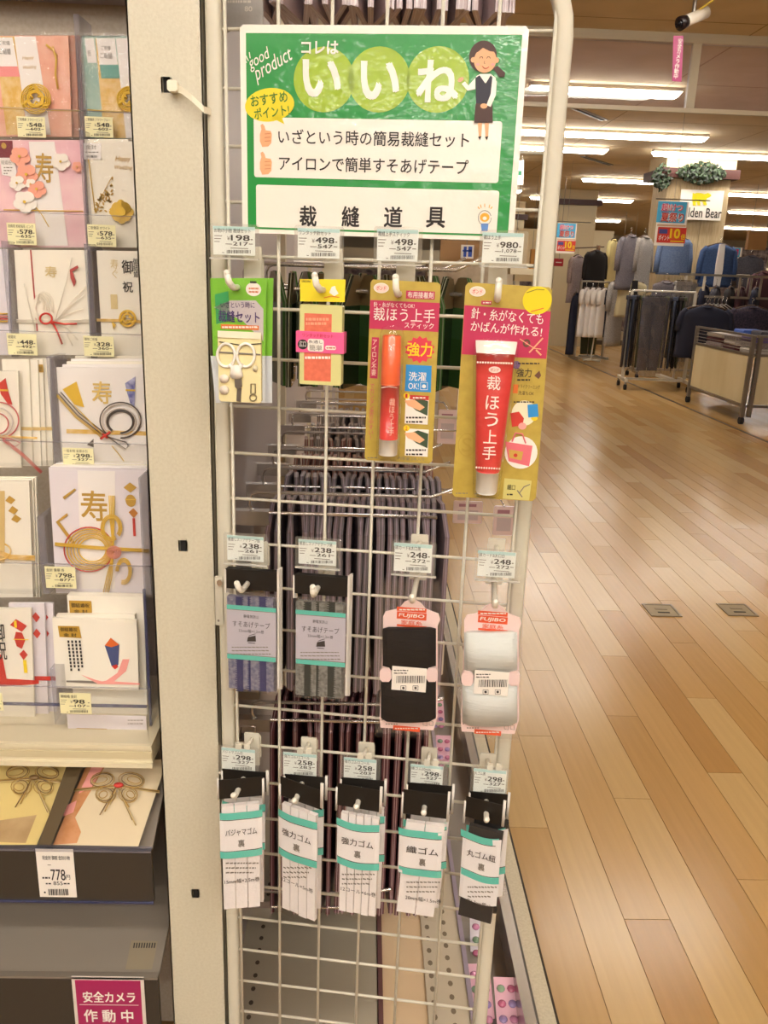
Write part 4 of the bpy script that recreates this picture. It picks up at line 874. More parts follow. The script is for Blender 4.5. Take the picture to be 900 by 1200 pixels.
PROTO = {
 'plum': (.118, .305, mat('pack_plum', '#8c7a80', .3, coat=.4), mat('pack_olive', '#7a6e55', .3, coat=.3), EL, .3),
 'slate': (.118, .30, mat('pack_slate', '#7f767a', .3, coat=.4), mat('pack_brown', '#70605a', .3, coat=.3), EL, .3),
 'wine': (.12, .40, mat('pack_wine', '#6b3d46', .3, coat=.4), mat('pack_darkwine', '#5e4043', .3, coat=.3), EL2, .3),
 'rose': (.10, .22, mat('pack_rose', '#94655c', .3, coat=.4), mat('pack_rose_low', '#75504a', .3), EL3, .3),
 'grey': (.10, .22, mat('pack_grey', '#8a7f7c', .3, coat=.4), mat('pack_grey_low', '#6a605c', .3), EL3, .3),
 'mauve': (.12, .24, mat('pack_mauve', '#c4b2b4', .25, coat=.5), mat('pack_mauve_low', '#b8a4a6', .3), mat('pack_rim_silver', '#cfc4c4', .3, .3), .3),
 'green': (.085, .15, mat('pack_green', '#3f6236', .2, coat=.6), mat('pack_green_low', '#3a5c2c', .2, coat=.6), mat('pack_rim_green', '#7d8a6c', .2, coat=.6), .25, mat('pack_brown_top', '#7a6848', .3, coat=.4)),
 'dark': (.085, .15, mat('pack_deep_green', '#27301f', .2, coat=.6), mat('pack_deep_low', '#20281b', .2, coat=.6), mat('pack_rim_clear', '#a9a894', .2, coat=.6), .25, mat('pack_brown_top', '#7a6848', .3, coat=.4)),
}
def rng(a, b, n): return [a+(b-a)*i/(n-1) for i in range(n)]
# upper row, bottoms seen above the sign
loop_bar(1.16, 1.79, label='chrome display bar of the top row, above the sign', x1=.17)
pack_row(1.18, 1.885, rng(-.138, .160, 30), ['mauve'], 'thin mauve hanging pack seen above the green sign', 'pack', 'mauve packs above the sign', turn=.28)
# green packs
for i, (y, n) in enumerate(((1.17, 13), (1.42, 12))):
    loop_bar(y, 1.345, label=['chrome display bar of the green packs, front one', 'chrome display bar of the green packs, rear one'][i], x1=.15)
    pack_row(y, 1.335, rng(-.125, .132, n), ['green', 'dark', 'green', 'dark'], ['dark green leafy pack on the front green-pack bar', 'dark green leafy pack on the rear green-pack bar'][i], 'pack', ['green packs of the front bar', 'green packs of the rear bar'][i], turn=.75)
# brown tops of the green packs
m = MB()
# middle row C: seven bars one behind the other
ys = [1.19, 1.35, 1.50, 1.67, 1.90, 2.13, 2.36, 2.75, 3.2]
ordn = ['nearest', 'second', 'third', 'fourth', 'fifth', 'sixth', 'seventh', 'eighth', 'farthest']
for i, y in enumerate(ys):
    loop_bar(y, 1.018-(.012 if i > 4 else 0), label='%s of the chrome display bars of the middle row, counted from the grid' % ordn[i])
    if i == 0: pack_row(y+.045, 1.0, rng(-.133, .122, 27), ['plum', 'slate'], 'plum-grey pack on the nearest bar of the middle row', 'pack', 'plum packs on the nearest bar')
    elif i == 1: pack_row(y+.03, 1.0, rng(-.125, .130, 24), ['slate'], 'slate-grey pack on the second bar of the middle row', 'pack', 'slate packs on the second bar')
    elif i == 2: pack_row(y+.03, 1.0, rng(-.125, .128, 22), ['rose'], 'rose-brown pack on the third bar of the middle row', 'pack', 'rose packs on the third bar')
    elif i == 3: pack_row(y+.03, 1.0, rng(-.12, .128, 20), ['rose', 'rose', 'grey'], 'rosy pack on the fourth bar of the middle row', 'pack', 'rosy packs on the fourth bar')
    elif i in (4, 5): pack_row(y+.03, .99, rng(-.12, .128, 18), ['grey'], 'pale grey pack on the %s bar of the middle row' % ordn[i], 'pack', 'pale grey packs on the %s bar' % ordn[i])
# lower row D
loop_bar(1.19, .668, label='chrome display bar of the lower row, just under the hem tape packs', x1=.13)
loop_bar(1.19, .30, label='lowest chrome display bar near the deck', x1=.06)
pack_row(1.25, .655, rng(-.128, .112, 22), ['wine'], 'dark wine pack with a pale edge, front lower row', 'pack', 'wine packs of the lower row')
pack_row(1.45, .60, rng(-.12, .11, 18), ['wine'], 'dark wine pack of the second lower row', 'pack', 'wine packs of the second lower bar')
# silver pack at the top left corner
F = Fr(282, 15, off=-.10); r = F.root('foil_pack', 'silvery printed foil pack in the top left corner of the grid', 'pack'); m = MB(F); m.S(262, -14, 309, 34, mat('foil_silver', '#c9c4be', .35, .2, bump=.8, bscale=60), 0, .004, .002); m.build('foil_bag', r)
m = MB(F); m.T('80', 288, 9, 297, 15, WHITE, .0045, .03); lines(m, 268, 2, 296, 1, 1, WHITE, .0045, 3, 4); m.build('lettering', r)
m = MB(); m.tube([(-.160, 1.0, 1.655), (-.150, .985, 1.665), (-.135, .98, 1.660)], .003, CHROME); m.tube([(-.165, 1.0, 1.655), (-.172, .99, 1.635), (-.172, .985, 1.61), (-.155, .99, 1.58)], .003, CHROME)
m.build('chrome_hook', None, True, 'curved chrome hook behind the top left of the grid', 'hook')
# brackets low left
for (px, py, lb) in ((293, 798, 'upper of the silvery brackets behind the left edge of the grid'), (286, 862, 'lower of the silvery brackets behind the left edge of the grid')):
    F = Fr(px, py, Y=1.12); r = F.root('hook_bracket', lb, 'bracket'); m = MB(F); m.S(px-13, py-2, px+13, py+14, STEEL, 0, .02, .002); m.build('plate', r)
    m = MB(F); m.W([(px-3, py), (px-3, py-16), (px+14, py-16), (px+14, py+2)], .0022, CHROME, .012, 8); m.build('wire_bail', r, True)
# small goods right of the packs, hanging further down the gondola
PW1 = mat('small_pack_pale_pink', '#e4c9c2', .35, coat=.4); PW2 = mat('small_pack_cream', '#e8dcc6', .35, coat=.4)
k = 0
for (px, py, Y, w_, h_, mt_, lb) in ((560, 540, 2.2, 30, 46, PW2, 'small cream pack hanging beyond the grid, below the red glue tube'), (590, 610, 2.4, 24, 34, PW1, 'small pale pink card hanging beyond the grid, right of the packs'), (548, 600, 2.5, 34, 26, PW1, 'second pale pink card hanging beyond the grid'), (549, 470, 2.0, 26, 60, PW2, 'narrow white pack hanging beyond the grid between the glue cards'), (524, 500, 2.6, 22, 40, PW1, 'pink-striped pack hanging beyond the grid between the glue cards'),
                             (505, 770, 2.1, 30, 40, PW2, 'cream blister beyond the grid between the thread cards'), (545, 835, 2.4, 30, 30, WHITE, 'white sheet beyond the grid between the thread cards')):
    F = Fr(px, py, Y=Y); r = F.root('small_pack', lb, 'pack'); m = MB(F); m.S(px-w_/2, py-h_/2, px+w_/2, py+h_/2, mt_, 0, .004, .003); m.build('card', r)
    m = MB(F); m.R(px-w_*.35, py-h_*.1, px+w_*.35, py+h_*.35, mat('small_pack_print', '#c7b3b0', .5), .0045); m.R(px-w_*.3, py-h_*.38, px+w_*.3, py-h_*.25, mat('small_pack_print2', '#a5707a', .5), .0045); m.build('printed_panel', r)
    m = MB(F); u, v = F.L(px, py-h_/2); m.tube([(u-.0, -.02, v+.004), (u, .12, v+.004)], .0022, CHROME); m.tube([(GX-F.o.x, .12, v+.004), (u, .12, v+.004)], .003, CHROME); m.build('hook', r, True)
# packs of round buttons in the tray
BP = [mat('button_pink', '#d98cae', .15, coat=.8), mat('button_lilac', '#a891c4', .15, coat=.8), mat('button_rose', '#cf6f8f', .15, coat=.8), mat('button_green', '#8fae8c', .15, coat=.8)]
PKT = mat('button_pack_pink', '#eebccb', .35); PKT2 = mat('button_pack_white', '#e6dfe6', .35)
for i, (x, y, c, lb) in enumerate(((.287, 1.16, 0, 'pink pack of round buttons nearest in the tray, right one'), (.243, 1.19, 0, 'pink pack of round buttons nearest in the tray, left one'), (.262, 1.34, 1, 'white pack of lilac buttons, middle of the tray'), (.285, 1.48, 1, 'white pack leaning further back in the tray'), (.245, 1.98, 0, 'pink flowered pack beyond the lower price cards'), (.243, 2.18, 0, 'farther pink flowered pack in the tray'), (.25, 2.42, 1, 'farthest white pack in the tray'))):
    r = empty('button_pack', (x, y, .075), random.uniform(-.1, .1), lb, 'button pack'); tl = math.radians(28); c_, s_ = math.cos(tl), math.sin(tl)
    def TP(u, v, d): return (u, v*c_-d*s_, v*s_+d*c_)
    m = MB(); hw, hh = .021, .055
    m.add([TP(u, v, d) for d in (0, .002) for u, v in ((-hw, -hh), (hw, -hh), (hw, hh), (-hw, hh))], [(0, 3, 2, 1), (4, 5, 6, 7), (0, 1, 5, 4), (1, 2, 6, 5), (2, 3, 7, 6), (3, 0, 4, 7)], PKT2 if c else PKT); m.build('pack_card', r)
    for a in range(2):
        for b in range(4):
            m = MB(); p = TP(-.0095+a*.019, -.038+b*.0245, .004); m.ball(p, .0078, BP[(a*3+b+i) % 4], 12, 6, (1, 1, .6)); m.build('button', r, True)
# ---------------------------------------------------------------- envelope rack at left
SHX0 = -.95; SHX1 = -.232
RKC = mat('rack_back_grey', '#ab9f90', .6, noise='#a39785', nscale=200); SHELFM = mat('shelf_cream', '#ded3b4', .4); DKL = mat('dark_shelf_lip', '#38332d', .22, coat=.5); GRS = mat('grey_slanted_shelf', '#80766a', .45)
r = empty('envelope_rack', (0, 1.0, 0), 0, 'cream shelf rack left of the upright holding gift envelopes', 'rack')
m = MB(); m.box(SHX0, SHX1+.03, .20, .22, 0, 2.05, RKC); m.build('back_panel', r)
m = MB(); m.box(SHX0, SHX0+.02, -.12, .2, 0, 2.05, SHELFM); m.build('side_panel', r)
m = MB(); m.box(SHX1+.028, SHX1+.034, -.09, .2, 0, 2.05, mat('rack_side_grey', '#8d8270', .6)); m.build('side_panel', r)
m = MB(); m.box(SHX0, SHX1+.02, .16, .2, 1.655, 1.70, mat('header_violet_grey', '#8c8388', .5)); m.build('header_rail', r)
zl0, zl1 = atY(60, 896, .885).z, atY(60, 871, .885).z; xr = atY(178, 880, .885).x
m = MB(); m.box(SHX0, xr, -.115, .2, zl0+.004, zl1, SHELFM); m.box(SHX0, xr-.0006, -.1165, -.115, zl0+.011, zl0+.020, mat('lip_groove', '#cdc09c', .4)); m.box(SHX0, xr+.0006, -.119, -.115, zl1-.004, zl1+.001, SHELFM); m.box(SHX0, xr+.0006, -.119, -.115, zl0, zl0+.006, SHELFM); m.build('shelf', r)
# slanted lower shelves with dark lips
def slant(yf, z0, z1, xr_, deep, rise, mt, nm):
    m = MB(); m.add([(SHX0, yf, z1), (xr_, yf, z1), (xr_, yf+deep, z1+rise), (SHX0, yf+deep, z1+rise), (SHX0, yf, z1-.004), (xr_, yf, z1-.004), (xr_, yf+deep, z1+rise-.004), (SHX0, yf+deep, z1+rise-.004)], [(0, 1, 2, 3), (7, 6, 5, 4), (0, 4, 5, 1), (1, 5, 6, 2)], mt); m.build(nm, r)
YL = .85
za, zb = atY(100, 993, YL).z, atY(100, 1052, YL).z; xa = atY(180, 1020, YL).x
slant(YL-1.0, 0, za, xa, .30, .17, GRS, 'slanted_shelf'); m = MB(); m.box(SHX0, xa, YL-1.006, YL-1.0, zb, za, DKL); m.build('dark_lip', r); m = MB(); m.box(SHX0, xa, YL-1.0085, YL-1.0, za, za+.003, ACRYLS); m.box(SHX0, xa, YL-1.0085, YL-1.006, zb-.001, zb+.001, EDGE); m.build('clear_lip', r)
zc, zd = atY(100, 1141, YL).z, atY(100, 1230, YL).z
slant(YL-1.0, 0, zc, xa, .30, .12, GRS, 'slanted_shelf'); m = MB(); m.box(SHX0, xa, YL-1.006, YL-1.0, zd, zc, DKL); m.build('dark_lip', r); m = MB(); m.box(SHX0, xa, YL-1.0085, YL-1.0, zc, zc+.003, GRS); m.build('shelf_front_edge', r)
# the price card, the camera notice
F = Fr(66, 1022, Y=.843); r2 = F.root('price_tag', 'tall white price card reading 778 on the dark shelf lip', 'price tag'); m = MB(F); m.S(44.5, 995, 88, 1051, WHITE, 0, .0008)
m.T('祝金封 御祝 金封小物', 50, 1002, 82, 1007, INK, .0011, .01); m.R(56, 1012.5, 60, 1013.3, INKG, .0011); m.T('778', 60, 1018, 77, 1031, INK, .0011, .015); m.T('円', 77.5, 1024.5, 82.5, 1030, INK, .0011, .01); lines(m, 50, 1027, 59, 1, 1, INK, .0011, 2, 3); m.T('855', 63, 1032, 74, 1036.5, INK, .0011, .01); lines(m, 54, 1034, 62, 1, 1, INK, .0011, 1.6, 3); lines(m, 75, 1034, 82, 1, 1, INK, .0011, 1.6, 5)
x = 57; rr = random.Random(3)
while x < 79: q = rr.choice((.6, 1, 1.4)); m.R(x, 1041, x+q, 1048.5, INK, .0011); x += q+rr.choice((.6, .9))
m.E(53, 1045, 1.2, 1.2, INK, .0011, 8); m.build('price_card', r2)
F = Fr(129, 1180, Y=.843); r2 = F.root('notice_sign', 'magenta notice sign in a white frame on the lower dark shelf lip', 'sign'); m = MB(F); m.S(88, 1144.5, 171.5, 1236, mat('notice_frame', '#ddd2c6', .35), 0, .0015); m.build('frame', r2)
m = MB(F); m.S(92, 1148, 167.5, 1232, MAG2, .0015, .0022); m.build('magenta_board', r2); m = MB(F); m.T('安全カメラ', 98, 1160, 159, 1173, WHITE, .0026, .04); m.R(94, 1175.5, 163, 1176.1, WHITE, .0024); m.T('作 動 中', 99, 1181, 157, 1196, WHITE, .0026, .04); m.build('lettering', r2)
# acrylic pocket tiers: (front lip top px, bottom px, Y, x0, x1)
tiers = [(128, 162, 1.085), (250, 292, 1.055), (389, 420, 1.025), (518, 548, .995), (661, 697, .965), (805, 869, .925)]
r = empty('acrylic_pocket_display', (0, 0, 0), 0, 'clear acrylic tiered pocket display holding the gift envelopes', 'display stand')
for i, (y0, y1, Y) in enumerate(tiers):
    a, b = atY(60, y0, Y), atY(60, y1, Y); xr_ = SHX1+.005 if i < 5 else atY(155+22, 840, Y).x
    m = MB(); m.box(-.62, xr_, Y, Y+.002, b.z, a.z, ACRYL); m.build('front_lip', r)
    m = MB(); m.box(-.62, xr_, Y-.0002, Y+.0022, a.z-.0006, a.z+.0004, ACRYLS); m.box(-.62, xr_, Y+.002, Y+.03, b.z, b.z+.002, ACRYL); m.build('lip_edge', r)
    for xd in ({0: [(93, 99)], 1: [(99, 104)], 2: [(11, 17), (105, 112)], 3: [(62, 70)], 4: [(48, 56)], 5: [(62, 74)]}[i]):
        c = atY(xd[0], (y0+y1)/2, Y); e = atY(xd[1], (y0+y1)/2, Y); m = MB(); m.box(c.x, e.x, Y+.003, Y+.05, b.z, b.z+.135 if i < 4 else b.z+.10, ACRYLS); m.build('divider', r)
m = MB(); xw = atY(176, 800, .93).x; m.box(xw-.002, xw, .93, 1.1, atY(160, 868, .93).z, atY(160, 560, .93).z, ACRYLS); m.box(xw-.003, xw, .928, .931, atY(160, 868, .93).z, atY(160, 690, .93).z, EDGE); m.build('side_wall', r)
m = MB(); q = atY(60, 870, .885); m.box(-.62, xr-.004, .886, .89, q.z, q.z+.0495, ACRYL); m.box(-.62, xr-.004, .8855, .8905, q.z+.049, q.z+.0505, EDGE); m.build('front_wall', r)
ETG = 'price cards on the envelope display'
for (x0, y0, x1, y1, Y, t, p1, p2, lb) in ((20.5, 137, 53.5, 161, 1.083, 'ご祝儀袋 フラワーピンク', '548', '602', 'yellow price card reading 548 under the pink envelope'), (100, 137, 132.5, 161, 1.083, 'ご祝儀袋 フラワーブルー', '548', '602', 'yellow price card reading 548 under the blue-green envelope'),
    (9, 261.5, 42.5, 287, 1.052, '結婚祝 和紙桜花 ピンク', '578', '635', 'yellow price card reading 578 under the pink blossom envelope'), (103, 263.5, 136, 289, 1.052, 'ご祝儀袋 ホワイト', '578', '635', 'yellow price card reading 578 under the cream wedding envelope'),
    (9, 391, 43.5, 416, 1.022, '結婚祝', '448', '492', 'yellow price card reading 448 under the white envelope with red bow'), (98.5, 394, 133.5, 417.5, 1.022, '御祝ご祝儀', '328', '360', 'yellow price card reading 328 under the gold knot envelope'),
    (74, 525, 110, 547, .992, '一般お祝 金銀水引', '298', '327', 'yellow price card reading 298 under the black and gold bow envelope'), (53.5, 664, 89, 689, .962, '金封 豪華 寿', '798', '877', 'yellow price card reading 798 under the gold ring envelope'),
    (70.5, 812, 107, 836, .883, '御結婚 金封', '98', '107', 'yellow price card reading 98 on the lowest acrylic lip'), (-16, 812, 3.5, 832, .883, '御祝', '98', '107', 'yellow price card cut by the left edge of the picture')):
    F = Fr((x0+x1)/2, (y0+y1)/2, Y=Y); r2 = F.root('price_tag', lb, 'price tag', ETG); m = MB(F); tag_print(F, m, x0, y0, x1, y1, t, p1, p2, CARDY); m.build('price_card', r2)
# envelopes
EN = 'gift envelopes on the rack'
EWH = mat('envelope_white', '#efe9e4', .6); ECR = mat('envelope_cream', '#efe8d8', .6); EPK = mat('envelope_pink', '#efc9c9', .55, noise='#e6b3bd', nscale=30); ESAL = mat('envelope_salmon', '#eeb69c', .55, noise='#e9a58c', nscale=60); ETL = mat('envelope_teal', '#a3bfae', .55, noise='#8fb3a6', nscale=40)
EGR = mat('envelope_pale_lilac', '#e3dbe0', .6); YLF = mat('envelope_gold_leaf', '#dcae4a', .5, noise='#e7c98c', nscale=90)
def envelope(x0, y0, x1, y1, Y, base, label, thick=.004, film=True, name='gift_envelope', slope=0, cat='envelope', grp=EN):
    F = Fr((x0+x1)/2, (y0+y1)/2, Y=Y); r = F.root(name, label, cat, grp); m = MB(F)
    m.P([(x0, y0), (x1, y0+slope), (x1+(y1-y0)*.035, y1+slope), (x0+(y1-y0)*.06, y1)], base, -thick, 0); m.build('envelope_body', r)
    if film: m = MB(F); m.P([(x0-1, y0-2), (x1+1, y0-2+slope), (x1+(y1-y0)*.035+1, y1+slope), (x0+(y1-y0)*.06-1, y1)], FILM, .006, .0063); m.build('clear_sleeve', r)
    return F, r
def knot(m, cx, cy, R_, mt, d=.003, n=3):       # awaji knot: interlaced loops of cord
    for q in range(n):
        s_ = 1-.13*q; pts = []
        for i in range(40):
            t = 2*math.pi*i/40; rad = R_*s_*(.62+.38*math.cos(3*t)); pts.append((cx+rad*math.cos(t+.3), cy+rad*math.sin(t+.3)*.95, .0015*math.sin(6*t)))
        m.W(pts, .0009, mt, d, 5, True)
        m.W([(cx+R_*.55*s_*math.cos(2*math.pi*i/20), cy+R_*.55*s_*math.sin(2*math.pi*i/20), .001) for i in range(20)], .0009, mt, d, 5, True)
        m.W([(cx+R_*.95*s_*math.cos(2*math.pi*i/24), cy+R_*.95*s_*math.sin(2*math.pi*i/24)) for i in range(24)], .0009, mt, d, 5, True)
def arcp(cx, cy, rx, ry, a0, a1, n=20): return [(cx+rx*math.cos(math.radians(a0+(a1-a0)*i/n)), cy+ry*math.sin(math.radians(a0+(a1-a0)*i/n))) for i in range(n+1)]
def cordset(m, pts, mts, d=.002, gap=1.2, r_=.0006):
    for k, mt in enumerate(mts):
        q = []
        for i, p in enumerate(pts):
            a = pts[max(0, i-1)]; b = pts[min(len(pts)-1, i+1)]; dx, dy = b[0]-a[0], b[1]-a[1]; L_ = math.hypot(dx, dy) or 1
            q.append((p[0]-dy/L_*gap*(k-(len(mts)-1)/2), p[1]+dx/L_*gap*(k-(len(mts)-1)/2)))
        m.W(q, r_, mt, d, 5)
# tier 0
YT = 1.10
for k in (3, 2, 1): envelope(14+k*3.4, 41.5, 86+k*2.4, 160, YT+.006*k, ESAL, 'salmon envelope behind the front pink one on the top tier, %s' % ['', 'first', 'second', 'third'][k])
F, r2 = envelope(-40, 42, 80, 160, YT, ESAL, 'salmon pink envelope with a round gold knot, top tier left')
m = MB(F); m.P([(-6, 43), (17, 43), (32, 158), (8, 158)], YLF, .0006); m.P([(-6, 44), (15, 44), (21, 78), (-4, 78)], EWH, .0009); m.P([(-4, 78), (21, 78), (24, 90), (-3, 90)], mat('label_pink', '#ea8d8a', .5), .0009); m.P([(17, 43), (42, 43), (60, 158), (33, 158)], EWH, .0009)
m.T('ご祝儀', -1, 48, 12, 53, INKG, .0013); m.T('ご結婚', 0, 57, 13, 64, INKG, .0013, .01); m.T('Happy', 27, 66, 40, 71, GOLDP, .0013, 0, .1, shear=.3); m.T('Wedding', 27, 77, 43, 82, GOLDP, .0013, 0, .1, shear=.3); m.W([(0, 127), (50, 129), (96, 130)], .0008, GOLD, .001); m.build('printed_band', r2)
m = MB(F); knot(m, 44, 117, 18, GOLD, .006); cordset(m, [(55, 53), (64, 60), (67, 70), (66, 88), (69, 105)], [GOLD, GOLD], .003); cordset(m, [(63, 55), (65, 62), (69, 66)], [GOLD], .0035); m.build('gold_knot', r2, True)
for k in (2, 1): envelope(94+k*2, 42, 150, 162, YT+.006*k, ETL, 'blue-green envelope behind the front one on the top tier, %s' % ['', 'first', 'second'][k])
F, r2 = envelope(96, 44, 162, 162, YT, ETL, 'blue-green envelope with a gold knot, top tier right')
m = MB(F); m.P([(112, 45), (134, 45), (150, 162), (122, 162)], YLF, .0006); m.P([(99, 45), (110, 45), (114, 74), (103, 74)], EWH, .0009); m.P([(113, 45), (135, 45), (138, 76), (117, 76)], EWH, .0009); m.P([(117, 76), (139, 76), (142, 92), (119, 92)], mat('label_teal', '#5c9c8f', .5), .0009); m.P([(136, 45), (162, 45), (166, 162), (148, 162)], EWH, .001); m.T('ご祝儀', 119, 54, 130, 59, INKG, .0013); m.T('ご結婚', 118, 62, 132, 69, INKG, .0013, .01); m.T('祝', 103, 59, 107, 66, INKG, .0013); m.build('printed_band', r2)
m = MB(F); knot(m, 153, 117, 15, GOLD, .006); m.W([(103, 129), (130, 131), (158, 132)], .0008, GOLD, .002); m.build('gold_knot', r2, True)
# tier 1
YT = 1.07; PET = mat('petal_salmon', '#f0a78e', .6); PETW = mat('petal_white', '#f3ebe0', .6); MAR = mat('label_maroon', '#7a1f2c', .45)
F, r2 = envelope(-10, 164, 97, 290, YT, EPK, 'pink envelope with paper blossoms and gold calligraphy, second tier')
m = MB(F); m.P([(34, 166), (64, 166), (80, 288), (44, 288)], EWH, .0007); m.P([(-2, 165), (15, 165), (16, 185), (-2, 185)], MAR, .001); m.E(5, 171, 3, 3.5, GOLDP, .0013, 12); m.P([(0, 185), (17, 185), (21, 209), (3, 205)], EWH, .0011); m.T('結婚祝', 2, 188, 14, 193, INKG, .0014); lines(m, 5, 196, 15, 3, 3.4, INKG, .0014, 1.2); m.T('寿', 42, 180, 63, 214, GOLDP, .0016, .02); m.W([(5, 246), (50, 247), (98, 247.5)], .0006, GOLD, .002); m.W([(41, 241), (50, 252), (58, 266)], .0006, GOLD, .002); m.build('printed_band', r2)
m = MB(F)
def blossom(m, cx, cy, R_, mt, d=.003):
    for k in range(5):
        a = k*math.pi*2/5+.3; px, py = cx+R_*.55*math.cos(a), cy+R_*.55*math.sin(a); m.E(px, py, R_*.55, R_*.5, mt, d+.0004*k, 12, 0, d+.0004*k+.0006)
    m.E(cx, cy, R_*.15, R_*.15, GOLD, d+.003, 8, 0, d+.0035)
for x, y, R_, mt in ((25, 184, 11, PET), (33, 205, 12, PET), (45, 222, 10, PET), (22, 215, 9, PETW), (38, 216, 6, PETW), (31, 237, 13, PETW), (73, 190, 10, PETW), (92, 196, 6, PET)): blossom(m, x, y, R_, mt)
m.build('paper_blossom', r2)
envelope(99, 163, 150, 290, YT+.006, ECR, 'cream envelope just behind the wedding one, second tier', film=False)
F, r2 = envelope(101, 165.5, 164, 290, YT, ECR, 'cream wedding envelope with gold vine and a round gold flower, second tier right')
m = MB(F); m.P([(98, 168), (119, 168), (119, 187), (99, 187)], EWH, .0012); m.T('金封', 101, 170, 113, 175, INKG, .0015); lines(m, 101, 178, 116, 1, 1, INKG, .0015, 1); m.T('祝儀袋', 102, 182, 114, 185, INK, .0015); m.W([(104, 187), (108, 218), (112, 249)], .0006, GOLD, .0012); m.T('Happy', 136, 183, 153, 190.5, GOLDP, .0012, 0, 0, shear=.3); m.T('Wedding', 134, 194, 155, 200, GOLDP, .0012, 0, 0, shear=.3)
rr = random.Random(5)
for i in range(44): x = 112+rr.random()*20; y = 250-(x-112)*1.6*rr.random()-rr.random()*14; m.E(x, y, 2.2, 1.1, GOLDP, .0012, 6, rr.random()*3)
m.W([(113, 248), (122, 225), (131, 208)], .0004, GOLDP, .0012, 4); m.build('printed_gold_vine', r2)
m = MB(F)
for k in range(8): m.E(143.5+8*math.cos(k*.785), 248.5+7.5*math.sin(k*.785), 6.5, 5.5, GOLD, .003+.0003*k, 12, k*.785, .0042+.0003*k)
m.E(143.5, 248.5, 6, 5.5, GOLD, .0062, 14, 0, .008); m.build('gold_flower', r2)
# tier 2
YT = 1.04; RIBR = mat('washi_red_line', '#b0403a', .5)
F, r2 = envelope(-26, 292, 9, 416, YT, EGR, 'lilac-white envelope cut by the left edge, third tier'); m = MB(F); cordset(m, [(-10, 372), (10, 372)], [GOLD, PINKC, RED, GOLD], .003, 3, .001); m.build('cord', r2, True)
F, r2 = envelope(16.5, 293, 102, 416, YT, ECR, 'white envelope with a red line and white paper cord bow, third tier middle')
m = MB(F); m.R(39.3, 294, 41, 388, RIBR, .001); m.T('寿', 53, 312, 67, 325, mat('pale_gold', '#d9c48e', .5), .0012, .02); m.build('printed_front', r2)
WC = mat('paper_cord_white', '#f1e8d6', .6); m = MB(F)
cordset(m, [(20, 376), (60, 377), (104, 376)], [WC, WC, WC], .002, 1.6, .0007)
for k in range(6): m.W(arcp(52-k, 360, 12-k*1.5, 18-k*2, 90, 380), .0005, WC, .003, 5)
for e in ((103, 334), (100, 345), (98, 362), (85, 302), (92, 398), (86, 405)): m.W([(65, 378), ((65+e[0])/2+2, (378+e[1])/2-4), e], .0005, WC, .003, 5)
m.W([(43, 390), (33, 350), (29, 332)], .0006, WC, .003, 5); m.build('white_cord', r2, True)
m = MB(F); m.W(arcp(56, 373, 7, 6, 0, 360), .0012, RED, .006); m.W([(63, 377), (78, 379.5), (92, 379)], .0012, RED, .006); m.W([(64, 378), (70, 390), (75, 403)], .0012, RED, .006); m.ball((*F.L(64, 378), 0)[:1]+(-.007, F.L(64, 378)[1]), .0022, RED); m.build('red_bow', r2, True)
m = MB(F); m.P([(83, 316), (92, 311), (93, 314), (86, 318), (90, 330), (88, 336), (84, 326)], RIBR, .003, .004); m.build('folded_noshi', r2)
F, r2 = envelope(113, 293.5, 168, 416, YT, ECR, 'white envelope with black brush writing and a yellow round knot, third tier right', slope=1)
m = MB(F); m.T('御', 143, 305, 156, 320.5, INK, .0012, .015); m.T('祝', 144, 330, 156, 342.5, INK, .0012, .015); m.T('御\n結\n婚', 156.5, 303, 162, 325, INK, .0012, .01); m.T('寿\nぐ', 130, 304, 139, 326, mat('pale_gold', '#d9c48e', .5), .0012); m.R(130, 345, 138, 362, mat('pale_gold', '#d9c48e', .5), .001); m.build('calligraphy', r2)
m = MB(F); cordset(m, [(114, 375), (140, 375.5), (168, 377)], [YLF, YLF, YLF], .002, 1.1, .0007); knot(m, 150.5, 373, 10, GOLD, .004, 2); m.P([(132, 377), (137, 380), (134, 386)], GOLD, .003, .004); m.build('gold_knot', r2, True)
# tier 3
YT = 1.01; MZB = mat('cord_black', '#4a3f38', .4); MZW = mat('cord_silver', '#d9cfc4', .4); PKR = mat('cord_pink_red', '#cf6a68', .4)
for k, (x0, x1, y0) in enumerate(((38, 58, 420), (28, 50, 421), (10, 44, 422), (2, 34, 421))):
    F, r2 = envelope(x0, y0, x1, 546, YT+.018-.004*k, ECR, ['rearmost', 'third', 'second', 'first'][k]+' of the fanned white envelopes behind the red cord one, fourth tier left', film=(k % 2 == 0)); m = MB(F); m.R(x0+8, 500, x1+4, 504, mat('washi_gold_band', '#d6b878', .5), .0008); m.build('paper_band', r2)
    if k == 1: m = MB(F); m.R(40, 427, 51, 436, GOLDP, .001); m.T('金封', 43, 429, 50, 435, INK, .0013); m.build('sticker', r2)
F, r2 = envelope(-45, 435, 21, 548, YT-.004, ECR, 'white envelope with red fan and looped red cord, fourth tier left')
m = MB(F); m.P([(-2, 450), (7, 443), (10, 458), (15, 474), (10, 473), (2, 462)], RED, .001, .002); m.R(0, 456, 11, 458, GOLD, .0025); m.P([(-40, 508), (44, 512), (44, 514.5), (-40, 511)], YLF, .001); m.build('folded_noshi', r2)
m = MB(F); m.W(arcp(0, 492, 23, 21, -90, 80), .0009, PKR, .003); m.W(arcp(-1, 494, 17, 16, -90, 80), .0009, MZW, .003); m.W(arcp(-2, 496, 13, 12, -90, 80), .0009, PKR, .003); cordset(m, [(-5, 511), (12, 512), (26, 518), (18, 524), (5, 516)], [MZW, PKR], .004); cordset(m, [(5, 514), (28, 532), (50, 553)], [PKR, RED, PKR], .004, 1.4); cordset(m, [(2, 511), (14, 511), (28, 512)], [YLF, YLF], .004); m.build('red_cord', r2, True)
